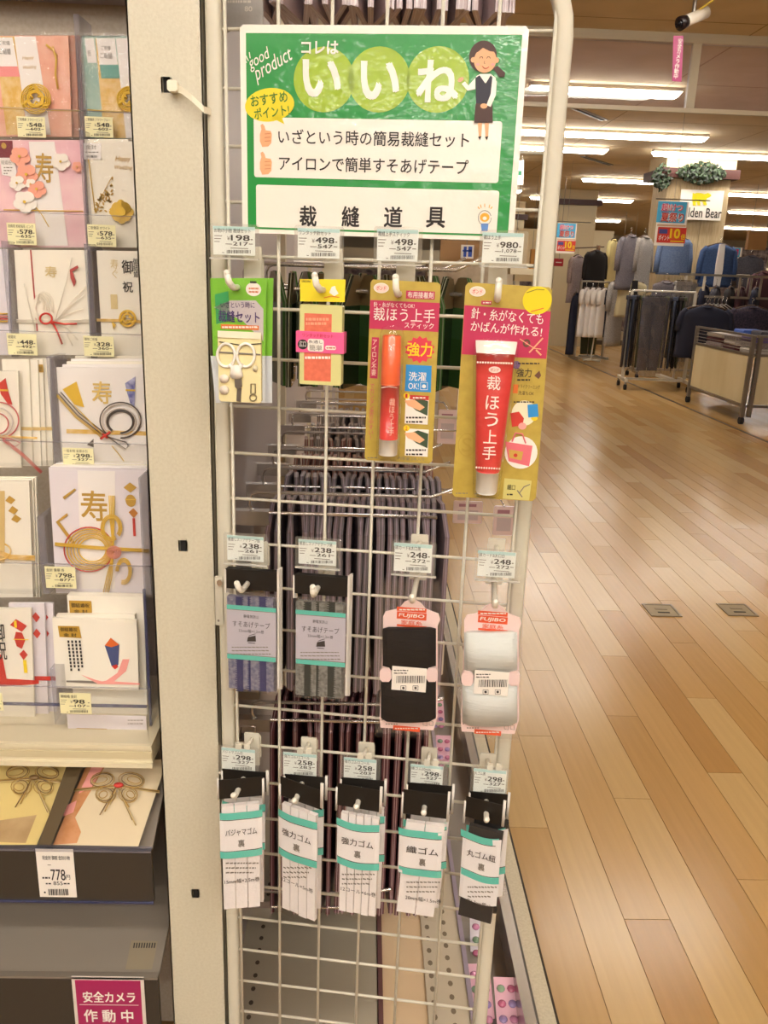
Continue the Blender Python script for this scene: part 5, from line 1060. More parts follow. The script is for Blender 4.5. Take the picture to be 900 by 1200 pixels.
for k in range(4): envelope(88-k*5, 417+k*3.4, 168, 540, YT+.02-.005*k, EWH if k % 2 else ECR, 'white envelope stacked behind the black and gold bow one, %s from the back' % ['first', 'second', 'third', 'fourth'][k], film=False)
F, r2 = envelope(66, 430.5, 170, 548, YT-.004, EWH, 'white envelope with a black, gold and silver cord bow and two fans, fourth tier right', slope=1.5)
m = MB(F); m.P([(74, 456), (90, 447), (99, 477), (88, 474)], GOLD, .001, .002); m.T('寿', 108, 447, 131, 473, mat('pale_gold2', '#d8b865', .5), .0012, .02); m.P([(147, 449), (159, 441), (158, 476), (153, 472), (150, 462)], mat('fan_blue', '#54579a', .5, noise='#c9cbe6', nscale=90), .001, .002); m.R(148, 456, 159, 458, GOLD, .0025); m.R(78, 504, 172, 509, YLF, .0009); m.P([(102, 521), (110, 514), (110, 524)], MZB, .001); m.build('folded_fan', r2)
m = MB(F)
for rx, ry, mt_, o in ((24, 21, MZB, 0), (22, 19.5, MZW, 0), (16, 14, MZB, 2), (14.5, 12.5, MZB, 2), (17.5, 15, MZW, 1)): m.W(arcp(142, 492+o, rx, ry, 130, 450, 28), .0008, mt_, .003)
cordset(m, [(70, 461), (92, 486), (124, 511)], [MZB, MZW, MZB, GOLD, GOLD], .004, 1.6); cordset(m, [(88, 474), (106, 492), (124, 511)], [GOLD], .005); cordset(m, [(126, 511), (148, 526), (152, 522), (149, 517), (138, 514), (126, 510)], [MZB, MZW], .004); m.W([(132, 522), (142, 534), (150, 546)], .0006, GOLD, .003); m.build('cord_bow', r2, True)
m = MB(F); m.W([(120, 513), (131, 505)], .0016, RED, .007); m.W([(122, 507), (128, 512)], .0014, RED, .007); m.build('red_tie', r2, True)
# tier 4
YT = .98
for k in range(3): envelope(-30, 559+k*2, 42-k*3, 700, YT+.012-.004*k, ECR, 'white envelope stacked behind the front left one, fifth tier, %s from the back' % ['first', 'second', 'third'][k], film=False)
F, r2 = envelope(-45, 564, 34, 700, YT-.002, ECR, 'white envelope with three gold squares, fifth tier left')
m = MB(F); m.P([(-3, 575), (6, 575), (6, 660), (-3, 660)], mat('washi_gold_band', '#d6b878', .5), .001)
for x, y in ((12.5, 585.5), (16, 597.5), (19.5, 607.5)): m.P([(x-6, y+1), (x-1, y-5), (x+6, y), (x+1, y+5)], GOLDP, .0012)
m.build('printed_front', r2); m = MB(F); cordset(m, [(-5, 645), (14, 652), (42, 653)], [YLF, YLF, YLF, YLF], .003, 1.5, .0009); m.W(arcp(0, 645, 14, 10, -60, 90), .001, YLF, .004); m.build('gold_cord', r2, True)
for k in range(4): envelope(68-k*3, 541.5+k*1.6, 172, 690, YT+.018-.005*k, EWH if k % 2 else ECR, 'white envelope stacked behind the gold ring one, %s from the back' % ['first', 'second', 'third', 'fourth'][k], film=False)
F, r2 = envelope(57, 548, 172, 695, YT-.004, EGR, 'white envelope with a large gold and red cord ring and gold calligraphy, fifth tier right', slope=2)
m = MB(F); m.P([(91, 551), (135, 552), (135, 690), (96, 690)], EWH, .0007); m.T('寿', 95, 575, 126, 610, GOLDP, .0012, .02); m.P([(74, 582), (88, 572), (89.5, 574), (76, 585)], GOLDP, .001, .002); m.P([(66, 611), (79, 601), (80, 604), (70, 611), (88, 635), (85, 637)], GOLDP, .001, .002)
m.P([(145, 571), (152.5, 565), (160.5, 571), (153, 577)], GOLDP, .0012); m.E(153.5, 586.5, 6, 7, GOLDP, .0012); m.W([(147, 585), (160, 585)], .0006, GOLD, .0015); m.P([(151, 600), (156.5, 595), (162, 601), (157, 607)], mat('noshi_orange', '#c07a2c', .5), .0012); m.R(156, 607, 159, 628, RED, .0012); m.build('printed_front', r2)
m = MB(F)
for k, mt_ in enumerate((RED, GOLD, YLF, GOLD, YLF, GOLD)): m.W([(x+k*.9, y) for x, y in arcp(105, 643, 29-k*2.6, 26-k*2.4, 0, 360, 30)], .0009, mt_, .003+.0002*k, 5)
cordset(m, [(66, 636), (110, 640), (176, 644)], [GOLD]*3, .005, 1.4, .0008)
for k in range(3): m.W(arcp(132, 617, 12-k*1.6, 15-k*1.8, 60, 400, 24), .0008, GOLD, .0052); m.W(arcp(146, 668, 9-k*1.4, 15-k*2, 180, 470, 24), .0008, GOLD, .0042)
for k in range(4): m.W([(129+k*2, 580), (130+k*1.6, 606), (134, 645), (126+k*2, 675), (122+k*2, 694)], .0007, GOLD, .004)
m.build('gold_ring_cord', r2, True); m = MB(F)
for k in range(4): m.W(arcp(135.5, 645, 8-k*2, 7-k*1.7, 0, 360, 16), .0008, mat('knot_pale_red', '#d98f7d', .5), .0075, 5, True)
m.build('round_knot', r2, True)
# tier 5
YT = .945
for k, (x0, x1) in enumerate(((20, 62), (10, 52))): F, r2 = envelope(x0, 707, x1, 868, YT+.014-.006*k, EGR, 'white and red envelope behind the left one of the lowest tier, %s' % ['rear', 'middle'][k]); m = MB(F); m.P([(x1-14, 722), (x1-10, 717), (x1-5, 723), (x1-9, 729)], RED, .001); m.P([(x1-13, 742), (x1-9, 736), (x1-4, 742), (x1-8, 748)], RED, .001); m.R(x1-14, 792, x1+7, 797, RED, .001); m.build('printed_front', r2)
F, r2 = envelope(-40, 713, 36, 868, YT, ECR, 'white envelope with red and gold diamonds and a red band, lowest tier left')
m = MB(F); m.P([(12, 732), (19, 725), (32, 733), (26, 740)], RED, .001); m.P([(19, 740), (26, 741), (30, 750), (26, 760), (20, 757), (17, 748)], RED, .001); m.W([(16, 748.5), (34, 749)], .0005, YB, .0015, 4); m.P([(23, 766), (28, 761), (33, 767), (28, 773)], RED, .001); m.R(28, 773, 32, 788, YB, .0012); m.R(17, 727, 20, 735, YB, .0012)
m.T('御\n祝', -6, 730, 7, 772, INK, .0012, .02); m.P([(-10, 760), (3, 768), (8, 795), (46, 797), (46, 801), (4, 804), (-10, 802)], RED, .001); m.build('printed_front', r2)
for k, (x0, x1, y0, y1) in enumerate(((78.5, 168, 697.5, 855),)):
    F, r2 = envelope(x0, y0, x1, y1, YT+.012, ECR, 'cream envelope with gold label, taller one behind in the lowest tier', film=False, thick=.012, slope=2); m = MB(F); m.R(82, 704, 107.5, 720, GOLDP, .001); m.T('御結婚祝', 84, 706.5, 105, 711.5, INK, .0013, .01); m.T('金 封', 87, 714, 103, 718, INK, .0013, .01); m.P([(137, 723), (140, 719), (144, 723)], RED, .001); m.build('printed_front', r2)
F, r2 = envelope(66, 720.5, 158, 806, YT+.004, ECR, 'second cream envelope right behind the front one of the lowest tier', film=False, thick=.006)
F, r2 = envelope(61, 724, 160, 806, YT-.003, ECR, 'cream envelope with gold label and blue printed fan, front of the lowest tier', film=False, slope=3)
m = MB(F); m.P([(68, 733), (93, 733.5), (96, 747.5), (70, 746)], GOLDP, .001); m.T('御結婚祝', 71, 735, 91, 739.5, INK, .0013, .01); m.T('金 封', 75, 741.5, 90, 745.5, INK, .0013, .01)
for k in range(4):
    for q in range(9-k % 2): xx_ = 79.5+k*4.4+q*.42; m.R(xx_, 750+q*4.1, xx_+2.2, 753+q*4.1, INK, .0013)
m.P([(123, 756), (130, 747), (140, 755), (139, 778), (135, 784), (131, 780), (127, 768)], mat('noshi_blue', '#47517c', .5), .001); m.P([(123, 756), (130, 747), (140, 755), (131, 758)], mat('noshi_orange2', '#d9682c', .5), .0012); m.P([(131, 780), (137, 778), (139, 781), (135, 784)], RED, .0012)
m.P([(78, 797), (95, 797), (115, 798), (117, 801), (100, 800), (78, 799)], INKG, .001); m.P([(95, 790), (112, 796), (120, 798), (125, 797), (138, 788), (144, 772), (152, 772), (148, 786), (134, 798), (164, 800), (164, 802), (115, 801)], PINKC, .0012); m.build('printed_front', r2)
# papers seen through the lowest acrylic wall
F = Fr(130, 852, Y=.92); r2 = F.root('price_sheet', 'pale printed sheet with a gold label behind the lowest acrylic wall', 'paper'); m = MB(F); m.S(80, 838, 172, 866, EGR, 0, .001); m.R(90, 853, 126, 859, GOLDP, .0012); m.T('御結婚祝金封', 92, 854, 124, 858, INK, .0015, .01); lines(m, 128, 856, 168, 1, 1, INK, .0012, 1.2, 3); lines(m, 150, 843, 168, 2, 4, INKG, .0012, 1, 3); m.build('printed_sheet', r2)
# boxed envelopes lying on the slanted shelf
def lying(x0, x1, y0, y1, label, seed, mainc, sidec):
    # px corners on the slanted plane through the lip top, rising .17 in .30
    sl = .17/.30; n = Vector((0, -sl, 1)).normalized(); p0 = Vector((0, YL, za+.008))
    def hit(px, py, lift=0): d = ray(px, py); q = p0+n*lift; return CAM+d*((q-CAM).dot(n)/d.dot(n))
    o = hit((x0+x1)/2, y1); r = empty('envelope_box', o, 0, label, 'envelope', 'boxed gift envelopes'); return r, (lambda px, py, lift=0: tuple(hit(px, py, lift)-o))
def quadp(m, H_, pts, mt, lift, th=0):
    if not th: m.add([H_(*p, lift) for p in pts], [tuple(range(len(pts)))], mt)
    else:
        n = len(pts); m.add([H_(*p, lift-th) for p in pts]+[H_(*p, lift) for p in pts], [tuple(range(n)), tuple(range(2*n-1, n-1, -1))]+[(i, (i+1) % n, (i+1) % n+n, i+n) for i in range(n)], mt)
TAN = mat('box_tan', '#c3a678', .5, noise='#a98a5c', nscale=20); BCR = mat('box_cream', '#dccba9', .5); BYL = mat('box_yellow', '#d9c27c', .5)
for (pts, base, lb, sd) in (([(62, 990), (108, 890), (196, 890), (162, 992)], BCR, 'boxed cream envelope with a large ochre cord bow, lying on the right lower shelf', 1), ([(-60, 990), (-20, 890), (85, 890), (43, 990)], BYL, 'boxed yellowish envelope with a cord bow, lying on the left lower shelf', 2)):
    r2, H_ = lying(pts[0][0], pts[2][0], 890, 990, lb, sd, base, TAN); m = MB(); quadp(m, H_, pts, base, .006, .02); m.build('box_body', r2)
    m = MB()
    if sd == 1: quadp(m, H_, [(62, 990), (100, 900), (128, 890), (88, 958), (95, 975), (90, 988)], mat('washi_salmon', '#cf9466', .5, noise='#c0804a', nscale=60), .0066); quadp(m, H_, [(92, 930), (110, 893), (124, 893), (108, 922)], PINKC, .0069); quadp(m, H_, [(75, 945), (90, 938), (86, 952), (74, 957)], PINKC, .0069)
    else: quadp(m, H_, [(-40, 985), (-25, 965), (43, 955), (30, 988)], TAN, .0066)
    m.build('washi_paper', r2)
    bx, by = (137, 921) if sd == 1 else (38, 912); cc = [mat('cord_ochre', '#b58f42', .4), mat('cord_umber', '#7d6034', .4), mat('cord_pale', '#cbb27a', .4)]
    m = MB()
    for k in range(4):
        for sx_ in (-1, 1):
            for (ox, oy, rx, ry) in ((17, -7, 15, 9), (13, 10, 12, 10)):
                an = sx_*(.35 if oy < 0 else -.6)+random.uniform(-.12, .12); ex, ey = rx-k*2+random.uniform(-1.5, 1.5), ry-k*1.7; pl = [H_(bx+sx_*(ox+k)+ex*math.cos(t*.45)*math.cos(an)-ey*math.sin(t*.45)*math.sin(an), by+oy+ex*math.cos(t*.45)*math.sin(an)*.6+ey*math.sin(t*.45)*math.cos(an), .012+.0015*k+.002*math.sin(t)) for t in range(14)]; m.tube(pl, .00055, cc[k % 3], 5, closed=True)
    for k in range(6): m.tube([H_(bx, by, .014), H_(bx+[14, 18, 22, -14, -20, -8][k], by+[25, 40, 46, 30, 34, 22][k], .010)], .0008, cc[k % 3], 5)
    for k in range(3): m.tube([H_(bx-50 if sd == 1 else bx-60, by+4+k, .009), H_(bx, by+k-1, .013), H_(bx+50, by+6+k, .009)], .0007, cc[k], 5)
    m.build('cord_bow', r2, True)
    m = MB(); m.ball(H_(bx+2, by-1, .016), .004, RED if sd == 1 else cc[1], sq=(1.6, 1, .8)); m.build('cord_knot', r2, True)
    m = MB(); q = [(p[0], p[1]) for p in pts]; quadp(m, H_, q, FILM, .021); m.build('clear_lid', r2)
# worn price sticker lying on the lower slanted panel
sl = .12/.30; nn_ = Vector((0, -sl, 1)).normalized(); pl_ = Vector((0, YL, zc+.0012))
def hit2(px, py): d = ray(px, py); return CAM+d*((pl_-CAM).dot(nn_)/d.dot(nn_))
o_ = hit2(165, 1134); r2 = empty('price_sticker', o_, 0, 'worn tan price sticker on the lower slanted grey shelf', 'sticker'); m = MB(); m.add([tuple(hit2(*p)-o_) for p in ((147, 1136), (178, 1136), (185, 1103), (154, 1102))], [(0, 1, 2, 3)], mat('sticker_tan', '#8a7d66', .6)); m.build('sticker_base', r2)
m = MB(); rr = random.Random(2)
for x in range(9): a = tuple(hit2(157+x*3, 1105)-o_+nn_*.0004); b = tuple(hit2(157+x*3+1.5, 1105)-o_+nn_*.0004); c = tuple(hit2(156+x*3+1.5, 1111)-o_+nn_*.0004); e = tuple(hit2(156+x*3, 1111)-o_+nn_*.0004); m.add([a, b, c, e], [(0, 1, 2, 3)], INK)
m.build('printed_bars', r2)
# dark divider between the boxes
r2, H_ = lying(45, 95, 890, 990, 'dark brown divider between the two boxed envelopes', 0, 0, 0); r2.name = 'shelf_divider'; r2['category'] = 'divider'; del r2['group']; m = MB(); quadp(m, H_, [(45, 990), (80, 892), (100, 892), (60, 990)], mat('divider_brown', '#5a4a30', .5), .022, .02); m.build('divider_wall', r2)
# ---------------------------------------------------------------- clothes department
def fab(name, col, n2=None, sc_=30): return mat('fabric_'+name, col, .85, noise=n2, nscale=sc_, bump=.3, bscale=60)
NVY = fab('navy', '#23263a'); WHT = fab('white', '#f1ebe6'); BLKF = fab('black', '#221e1e'); PNKG = fab('pinkish_grey', '#b3a09c', '#9c8a88', 60); OLV = fab('olive', '#4f5238'); GRY = fab('grey', '#8f8a86'); LGR = fab('light_grey', '#a8a19b', '#8d8782', 90)
DENB = fab('denim_blue', '#3a5380', '#2f4670', 50); LBL = fab('light_blue', '#6f83a8', '#5d7198', 70); KHA = fab('khaki', '#b8a983'); YEL = fab('pale_yellow', '#d4c488'); DGY = fab('dark_grey', '#4c4a52', '#3b3a43', 60); PLD = fab('plaid_grey', '#7c7478', '#5f5a62', 120)
WOODH = mat('hanger_wood', '#5a4030', .5); TUBE = mat('rack_tube', '#b4ab9c', .3, .6); TUBEW = mat('rack_white', '#e2d9c6', .45)
def garment(name, label, group, W, D, H, mt, sleeve=0, sl_len=.3, folds=5, seed=0, inner=None, flare=1.1, slanted=.08, collar=True, hanger=True, long_open=False):
    """a garment on its hanger: origin at the hanger hook; local x across the shoulders"""
    rr = random.Random(seed); r = empty(name, (0, 0, 0), 0, label, 'clothing', group)
    m = MB(); n = 24; lv = 12; vs = []
    for j in range(lv+1):
        t = j/lv; z = -.07-H*t
        if t < .12: hw = W*.5*(.30+.70*(t/.12)**.6)
        else: hw = W*.5*(1+(flare-1)*(t-.12))
        dz = slanted if t == 0 else slanted*(1-min(1, t/.12))
        dd = D*.5*(.5+.5*min(1, t/.15))*(1+.25*t)
        for k in range(n):
            a = 2*math.pi*k/n; f = 1+.14*t*math.sin(folds*a+seed)+.05*math.sin(7*t+3*a+seed)
            x = hw*math.copysign(abs(math.cos(a))**.75, math.cos(a)); vs.append((x*(1+.02*math.sin(9*t+seed)), dd*math.sin(a)*f, z+(.0 if t > .12 else -.35*abs(x)*(.12-t)/.12*.6)))
    fs = [(j*n+k, (j+1)*n+k, (j+1)*n+(k+1) % n, j*n+(k+1) % n) for j in range(lv) for k in range(n)]+[tuple(range(n)), tuple(range((lv+1)*n-1, lv*n-1, -1))]
    m.add(vs, fs, mt); m.build('body', r, True)
    if sleeve:
        for s in (-1, 1):
            m = MB(); x0 = s*W*.44; m.tube([(x0-s*.03, 0, -.125), (x0+s*.012, 0, -.18), (x0+s*.04, -.005, -.12-sl_len*.55), (x0+s*.045, -.01, -.12-sl_len)], [.036, .045, .042, .038], mt, 10); m.build('sleeve', r, True)
    if inner:
        m = MB(); m.prism([(-.035, -.08), (.035, -.08), (.05, -.07-H*.6), (.04, -.07-H*.98), (-.045, -.07-H*.98), (-.05, -.07-H*.5)], -D*.5-.03, -D*.5+.0, inner); m.build('inner_shirt', r)
    elif collar:
        m = MB(); m.tube([(-.06, -.02, -.085), (-.03, -D*.4, -.10), (.03, -D*.4, -.10), (.06, -.02, -.085)], .012, mt, 6); m.build('collar', r, True)
    if hanger:
        m = MB(); m.tube([(-W*.4, 0, -.115), (-.03, 0, -.07), (.03, 0, -.07), (W*.4, 0, -.115)], .010, WOODH, 6); m.tube([(0, 0, -.07), (0, 0, -.02), (.018, 0, 0), (.008, 0, .018), (-.012, 0, .012)], .003, CHROME, 6); m.build('hanger', r, True)
    return r
def trousers(label, group, W, H, mt, seed=0, bag=True, D=.05):
    r = empty('trousers', (0, 0, 0), 0, label, 'clothing', group)
    for s in (-1, 1):
        m = MB(); m.tube([(s*W*.22, 0, -.06), (s*W*.26, 0, -.2), (s*W*.24, 0, -H*.6), (s*W*.22, 0, -H)], [W*.24, W*.26, W*.22, W*.20], mt, 12)
        m.v = [(x, y*D/W*1.6, z) for x, y, z in m.v]; m.build('trouser_leg', r, True)
    m = MB(); m.box(-W*.47, W*.47, -D*.6, D*.6, -.10, -.05, mt, .01); m.build('waistband', r)
    m = MB(); m.tube([(-W*.4, 0, -.04), (W*.4, 0, -.04)], .005, BLKF, 6); m.tube([(0, 0, -.04), (0, 0, -.01), (.015, 0, .006), (0, 0, .02)], .003, CHROME, 6); m.build('hanger', r)
    if bag:
        m = MB(); nu = 7; nv = 9; vs = []; rr = random.Random(seed)
        for j in range(nv+1):
            for i in range(nu+1): vs.append((-W*.52+W*1.04*i/nu, -D*.75-rr.random()*.014, -.04-(H+.02)*j/nv))
        m.add(vs, [(j*(nu+1)+i, (j+1)*(nu+1)+i, (j+1)*(nu+1)+i+1, j*(nu+1)+i+1) for j in range(nv) for i in range(nu)], clear('garment_bag', '#cfc8cc', .13, .12, .9, .5, 14)); m.build('clear_bag', r)
    return r
def put(o, x, y, z, rz=0, label=None): return copy_tree(o, (x, y, z), rz, label)
def base_rack(name, label, x, y, rz, W, Dp, H, mt=TUBE, wheels=True, cat='rack', bottom=.12):
    r = empty(name, (x, y, 0), rz, label, cat)
    for sx in (-1, 1):
        m = MB(); m.box(sx*W/2-.017, sx*W/2+.017, -.017, .017, bottom, H, mt); m.build('post', r)
        m = MB(); m.box(sx*W/2-.02, sx*W/2+.02, -Dp/2, Dp/2, bottom-.02, bottom+.02, mt); m.build('foot', r)
        if wheels:
            for sy in (-1, 1):
                m = MB(); yy = sy*(Dp/2-.03); m.tube([(sx*W/2-.016, yy, .035), (sx*W/2+.016, yy, .035)], .035, BLKF, 12); m.box(sx*W/2-.01, sx*W/2+.01, yy-.01, yy+.01, .05, bottom, STEEL); m.build('caster', r)
    m = MB(); m.tube([(-W/2, 0, H), (W/2, 0, H)], .014, mt, 8); m.build('hanging_rail', r)
    m = MB(); m.box(-W/2, W/2, -.015, .015, bottom-.015, bottom+.015, mt); m.build('lower_bar', r)
    return r
# bagged trousers on a rolling rack
base_rack('garment_rack', 'white rolling rack holding the bagged dark trousers', 3.72, 10.62, -.10, .78, .5, 1.22, TUBEW)
t0 = trousers('bagged dark trousers on the white rolling rack, front pair', 'bagged trousers', .34, .95, DGY, 1); t0.location = (3.56, 10.45, 1.2); t0.rotation_euler.z = .2
TR = [DGY, fab('slate_blue', '#4a5266'), fab('brown_black', '#332c2b'), OLV]
tp = [trousers('bagged trousers hanging edge-on in the row on the white rolling rack', 'bagged trousers in a row', .32, .93, c, i+2) for i, c in enumerate(TR)]
for i in range(12):
    nth = ordinal(i, 12)
    x = 3.28+i*.062+(.0 if i < 4 else .04); o = tp[i % 4] if i < 4 else copy_tree(tp[i % 4]); o.location = (x, 10.6+.03*(i % 3), 1.21); o.rotation_euler.z = 1.25+.1*math.sin(i*2); o['label'] = 'bagged trousers edge-on on the white rolling rack, '+nth
for c in kids(t0): pass
g = trousers('long pale grey bagged garment hanging right of the dark trousers', None, .26, 1.05, LGR, 9); g.location = (3.98, 10.7, 1.40); g.rotation_euler.z = .3
g = trousers('second pale grey bagged garment hanging beside the rack post', None, .22, 1.05, GRY, 12); g.location = (4.15, 10.9, 1.38); g.rotation_euler.z = .5
g = garment('shirt', 'folded grey check fabric hanging at the left end of the trousers rack', None, .34, .1, .34, PLD, seed=2); g.location = (3.78, 10.75, 1.42)
# wall grid behind with shirts
base_rack('garment_rack', 'tall silver rack behind the trousers carrying the blue shirts', 4.6, 11.9, 0, 1.5, .5, 1.46, TUBE)
r = empty('display_rack', (4.80, 11.05, 0), 0, 'silver two-rail display frame with a cream post behind the sale table', 'frame')
for z in (1.44, 1.17):
    m = MB(); m.box(-.75, .85, -.012, .012, z-.014, z+.014, TUBE); m.build('cross_rail', r)
for x in (-.66, -.42, .05, .2, .33, .62, .78): m = MB(); m.box(x-.012, x+.012, -.012, .012, (1.17 if x > -.3 else .1), 1.44, TUBE if x > -.3 else TUBEW); m.build('upright', r)
m = MB(); m.box(-.80, -.73, -.3, .3, .08, .12, TUBEW); m.box(-.42, -.36, -.3, .3, .08, .12, TUBEW); m.build('foot', r)
for (x, y, z, W, H, mt_, inner, lb, rz) in ((4.10, 11.5, 2.0, .42, .50, LBL, None, 'light blue shirt hanging left of the column', .1), (4.66, 11.4, 1.92, .44, .56, DENB, WHT, 'denim blue open shirt over a white tee, in front of the column', 0),
        (3.52, 11.6, 2.0, .36, .72, PLD, None, 'grey plaid shirt hanging high left of the sale sign', .5), (3.74, 11.7, 2.0, .34, .75, LGR, None, 'second grey plaid shirt hanging high next to the first', .7),
        (4.42, 15.6, 2.12, .40, .9, YEL, None, 'pale yellow shirt hanging left of the plaid shirts', 1.0), (3.86, 14.55, 1.88, .50, .72, BLKF, None, 'black jacket on a stand left of the plaid shirts', .6), (3.60, 14.75, 1.80, .43, .80, PNKG, None, 'pinkish grey jacket on a stand left of the black one', .8),
        (5.9, 13.2, 1.85, .42, .5, DGY, None, 'dark patterned shirt hanging right of the column', .2), (5.55, 11.9, 1.6, .4, .6, fab('wine', '#45262e'), None, 'dark wine shirt hanging below the frame at right', .3)):
    g = garment('shirt', lb, None, W, .13, H, mt_, 1, .42, 5, int(x*10), inner); g.location = (x, y, z); g.rotation_euler.z = rz
r = empty('mannequin_stand', (3.98, 14.9, 0), 0, 'slim stand with a wooden neck carrying the black and pink jackets', 'stand')
m = MB(); m.tube([(0, 0, .02), (0, 0, 1.8)], .012, STEEL); m.build('pole', r); m = MB(); m.tube([(0, 0, 0), (0, 0, .02)], .16, STEEL, 20); m.build('base', r); m = MB(); m.tube([(0, 0, 1.74), (0, 0, 1.9)], .035, mat('neck_wood', '#8a6440', .5), 10); m.build('neck', r, True); m = MB(); m.tube([(-.42, 0, 1.84), (.1, 0, 1.88)], .01, WOODH); m.build('cross_arm', r)
# navy tee draped over the frame
g = garment('t_shirt', 'large navy blue t-shirt hanging in front of the silver frame behind the sale table', None, .56, .16, .62, NVY, 1, .26, 6, 3, flare=1.15); g.location = (4.02, 9.95, 1.16); g.rotation_euler.z = -.25
g = garment('t_shirt', 'second navy shirt with small pattern hanging right of the large navy t-shirt', None, .5, .14, .5, fab('navy_pattern', '#2a2b3e', '#4c3f52', 60), 1, .24, 6, 5); g.location = (4.62, 10.1, 1.17)
g = garment('t_shirt', 'grey t-shirt on a yellow hanger at the right edge', None, .44, .14, .5, GRY, 1, .24, 6, 8); g.location = (4.75, 9.3, 1.13); g.rotation_euler.z = .3
g = garment('t_shirt', 'black t-shirt behind the grey one at the right edge', None, .44, .14, .5, BLKF, 1, .24, 6, 9); g.location = (5.1, 9.8, 1.12)
for i in range(7):
    g = garment('long_shirt', 'dark garment hanging on the silver rack behind the sale table, '+ordinal(i, 7), 'dark garments behind the sale table', .36, .10, .95, (BLKF, fab('wine', '#45262e'), NVY, DGY)[i % 4], 1, .4, 4, i+20); g.location = (4.12+i*.17, 11.2+.05*(i % 2), 1.38); g.rotation_euler.z = 1.0

for k in range(6):
    r = empty('clothes_hanger', (4.14+k*.05, 10.3, 1.10), .3, 'bare clear hanger above the navy t-shirt, '+ordinal(k, 6), 'hanger', 'bare hangers over the navy t-shirt'); m = MB(); m.tube([(-.16, 0, -.08), (0, 0, 0), (.16, 0, -.08)], .006, mat('hanger_clear', '#cfc8bf', .2, alpha=.8), 6); m.tube([(0, 0, 0), (0, 0, .05), (.015, 0, .065), (0, 0, .08)], .003, CHROME, 6); m.build('hanger_frame', r, True)
# white tees on the stand further back
base_rack('garment_rack', 'low silver stand with the white and navy t-shirts, by the aisle line', 3.78, 14.1, .15, .5, .45, 1.3, TUBE, wheels=False, bottom=.06)
tw0 = garment('t_shirt', 'white t-shirt edge-on on the low silver stand, leftmost', 'white t-shirts on the low stand', .42, .10, .80, WHT, 1, .22, 4, 1)
tw0.location = (3.62, 14.05, 1.28); tw0.rotation_euler.z = 1.0
for x, nth in ((3.71, 'second from the left'), (3.80, 'third from the left'), (3.90, 'rightmost')): put(tw0, x, 14.0, 1.28, 1.0, 'white t-shirt edge-on on the low silver stand, '+nth)
g = garment('t_shirt', 'long black garment at the left end of the low stand', None, .36, .12, 1.02, NVY, 0, .2, 4, 4); g.location = (3.52, 14.3, 1.18); g.rotation_euler.z = 1.1
g = garment('t_shirt', 'navy t-shirt at the right end of the low stand', None, .42, .12, .8, NVY, 1, .22, 4, 6); g.location = (4.02, 14.15, 1.28); g.rotation_euler.z = 1.1
g = trousers('olive trousers hanging low under the white t-shirts', None, .30, .62, OLV, 4, False); g.location = (3.80, 14.25, .72)
r = empty('cross_stand', (3.8, 14.0, 0), 0, 'low white cross-footed stand under the t-shirts', 'stand'); m = MB(); m.tube([(-.15, -.1, .03), (.2, .1, .03)], .012, TUBEW); m.tube([(-.1, .15, .03), (.12, -.15, .03)], .012, TUBEW); m.tube([(0, 0, .03), (.02, 0, .4)], .012, TUBEW); m.build('foot', r)
g = garment('cardigan', 'light grey cardigan hanging between the t-shirt stand and the trousers rack', None, .34, .12, .95, LGR, 1, .4, 5, 11); g.location = (3.62, 12.3, 1.42); g.rotation_euler.z = .7
g = garment('vest', 'cream and black vest hanging behind the trousers rack', None, .40, .12, .5, KHA, 0, .3, 4, 13, inner=BLKF); g.location = (3.62, 11.6, 1.42); g.rotation_euler.z = .1
# far racks at left of the clothes area
base_rack('garment_rack', 'far low rack with dark long garments, next to the right tube of the grid', 4.35, 17.6, 0, 1.6, .5, 1.5, TUBE, False)
for i, (c, lb) in enumerate(((BLKF, 'black'), (OLV, 'olive'), (NVY, 'navy'), (WHT, 'white'), (PNKG, 'pinkish'), (LGR, 'pale grey'), (DGY, 'dark grey'))):
    g = garment('long_shirt', '%s long garment on the far low rack' % lb, None, .4, .12, .95, c, 1, .5, 4, i); g.location = (3.75+i*.19, 17.5, 1.5); g.rotation_euler.z = 1.0
r = empty('low_platform', (4.3, 18.2, 0), 0, 'low grey display platform under the far low rack', 'platform'); m = MB(); m.box(-1.2, 1.2, -.4, .4, 0, .10, mat('platform_dark', '#5f574c', .5)); m.build('base', r); m = MB(); m.box(-1.2, 1.2, -.4, .4, .10, .28, mat('platform_top', '#b5a98f', .5)); m.build('top', r)
# sale table (slatted sides, wire rim, heaps of folded clothes)
r = empty('sale_table', (3.76, 8.07, 0), 0, 'steel-framed sale table on casters with cream marbled side panels, at the right edge', 'table'); PAN = mat('cream_marbled_panel', '#e3d6b0', .35, noise='#d8c89c', nscale=4, aniso=(1, 1, .25))
X1, Y1_ = 1.5, 1.42; SF = mat('table_steel', '#8f877c', .35, .6)
for (x, y) in ((0, 0), (0, Y1_), (X1, 0), (X1, Y1_)):
    m = MB(); m.box(x-.018, x+.018, y-.018, y+.018, .07, .87, SF); m.build('leg', r)
    m = MB(); m.tube([(x-.018, y, .036), (x+.018, y, .036)], .036, BLKF, 14); m.box(x-.008, x+.008, y-.012, y+.012, .04, .08, STEEL); m.build('caster', r)
m = MB(); m.box(-.006, .006, .03, Y1_-.03, .20, .66, PAN); m.build('side_panel', r); m = MB(); m.box(.10, X1-.03, -.006, .006, .20, .66, PAN); m.build('front_panel', r)
m = MB(); m.box(.07-.018+.0, .07+.018, -.018, .018, .07, .87, SF); m.build('leg', r)
for z in (.18, .68, .86):
    m = MB(); m.box(-.012, .012, .018, Y1_-.018, z-.012, z+.012, SF); m.build('side_rail', r); m = MB(); m.box(.03, X1-.018, -.012, .012, z-.012, z+.012, SF); m.build('front_rail', r)
